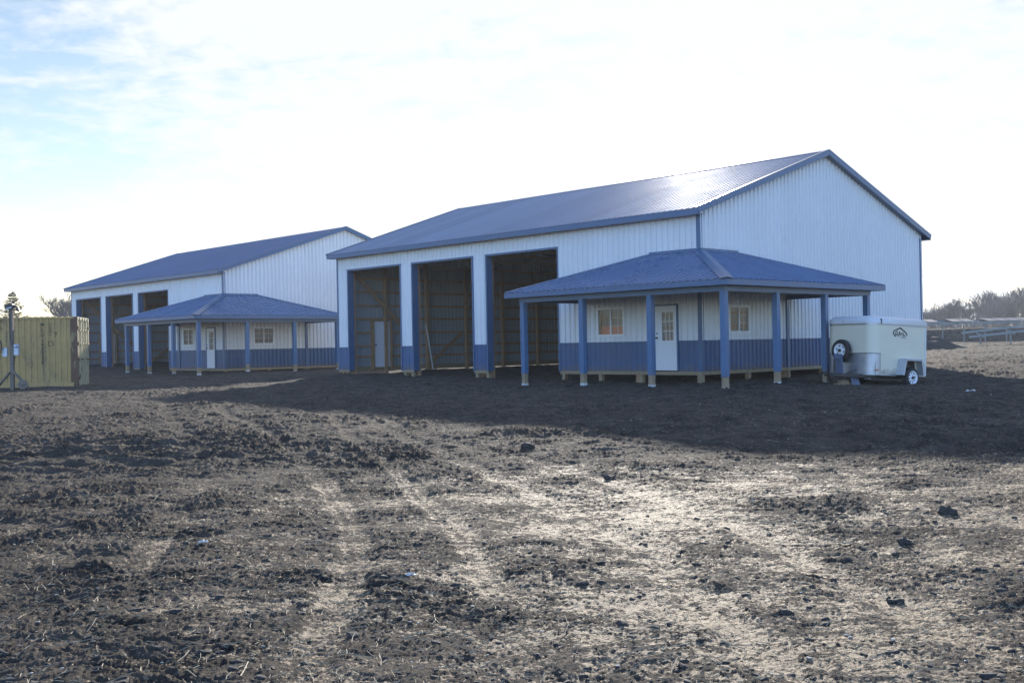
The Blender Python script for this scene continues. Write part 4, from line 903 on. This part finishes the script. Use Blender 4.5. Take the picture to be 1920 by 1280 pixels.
for x, y, z, c_, t in zip(X, Y, Z, Cc, Tt):
    if t > .4 and rd.random() < .85: continue
    if c_ > .65 and rd.random() < .4: continue
    if not outside(x, y): continue
    s = .006 + .034*rd.random()**5; s *= 1.0 if y < 14 else .8
    rock(mb, (x, y, z-s*.05), s, rd, .5)
me = mb.obj('soil_clods', m_clod, fix=False); tag(me, 'loose dark soil clods strewn over the muddy ground', 'soil clods', kind='stuff')
mb = MB(); X, Y, Z, Cc, Tt = scatter(1300, 3.8, 75, 9)
for x, y, z in zip(X, Y, Z):
    if not outside(x, y): continue
    s = .004+.012*rd.random()**2.5; s *= 1 if y < 15 else 1.5; rock(mb, (x, y, z+s*.35), s, rd, .5)
o = mb.obj('pale_chips', m_chip, fix=False); tag(o, 'tiny pale stone chips and husks scattered over the soil', 'stone chips', kind='stuff')
mb = MB(); X, Y, Z, Cc, Tt = scatter(6500, 3.8, 22, 12)
for x, y, z in zip(X, Y, Z):
    a = rd.uniform(0, 3.14); ln = rd.uniform(.02, .10) if rd.random() < .93 else rd.uniform(.1, .3); r = rd.uniform(.0012, .003); p = Vector((x, y, z+.006)); d = Vector((cos(a), sin(a), rd.uniform(-.05, .25)))*ln
    m__ = p+d*.5+Vector((rd.uniform(-1,1), rd.uniform(-1,1), 0))*ln*.1; mb.tube([p, m__, p+d], r, 3, cap=False)
o = mb.obj('dead_straw', m_straw, fix=False); tag(o, 'broken straw and rootlets lying on the soil', 'straw', kind='stuff')
GC = 'big clods standing out of the soil'
for (x, y, s, lab) in [(.23, 16.0, .17, 'largest lone dark clod lying at the shadow edge in the middle'), (-4.86, 25.8, .16, 'dark clod beside the tyre track left of the middle opening'),
                       (3.12, 8.7, .10, 'pair-sized dark clod in the sunlit soil at the right'), (3.95, 9.9, .16, 'broad lumpy clod near the right edge of the sunlit soil'), (1.1, 12.6, .10, 'upright clod just below the shadow edge, right of the middle'),
                       (-6.2, 20.6, .13, 'dark clod left of the curved tyre track'), (2.4, 6.9, .09, 'flat clod in the right foreground')]:
    mb = MB(); g = gz(x, y); s *= .65
    for k in range(9): rock(mb, (x+rd.uniform(-.6,.6)*s, y+rd.uniform(-.5,.5)*s, g+s*rd.uniform(.0,.35)), s*rd.uniform(.35,.75), rd, .8)
    o = mb.obj('soil_clod', m_clod); tag(o, lab, 'clod', GC)
def scrap(x, y, s, m_, label, name='plastic_scrap', cat='litter'):
    mb = MB(); n = 6; g = gz(x, y)+.01; rr = random.Random(int(x*100)); P = {}
    for i in range(n):
        for j in range(n): P[i, j] = (x+(i/(n-1)-.5)*s*rr.uniform(.7,1.2)*1.5, y+(j/(n-1)-.5)*s*rr.uniform(.7,1.2), g+s*.45*rr.random()*(1-abs(i/(n-1)-.4)))
    for i in range(n-1):
        for j in range(n-1): mb.quad(P[i,j], P[i+1,j], P[i+1,j+1], P[i,j+1])
    o = mb.obj(name, m_, smooth=False, fix=False); so_ = o.modifiers.new('solid', 'SOLIDIFY'); so_.thickness = .003; tag(o, label, cat); return o
scrap(11.0, 25.9, .24, m_litter, 'crumpled white plastic scrap on dark soil right of the trailer')
scrap(-2.62, 9.1, .055, m_litter, 'small bluish white scrap on the soil in the left foreground')
scrap(-.75, 7.7, .05, m_litter, 'tiny white scrap in the middle foreground')
scrap(2.66, 8.75, .05, m_straw, 'small curled tan leaf on the sunlit soil at the right', 'dry_leaf', 'leaf')

# ------------------------------------------------------------------ air
HZ = MB().box(-760, 760, -760, 760, -4, 14).obj('haze', bpy.data.materials.new('thin_air'))
hm = HZ.data.materials[0]; hm.use_nodes = True; n, l = nodes(hm); n.clear(); o_ = n.new('ShaderNodeOutputMaterial'); v_ = n.new('ShaderNodeVolumePrincipled'); l.new(v_.outputs[0], o_.inputs['Volume'])
v_.inputs['Color'].default_value = (.86, .92, 1, 1); v_.inputs['Density'].default_value = .00042; v_.inputs['Anisotropy'].default_value = .3
tag(HZ, kind='stuff')
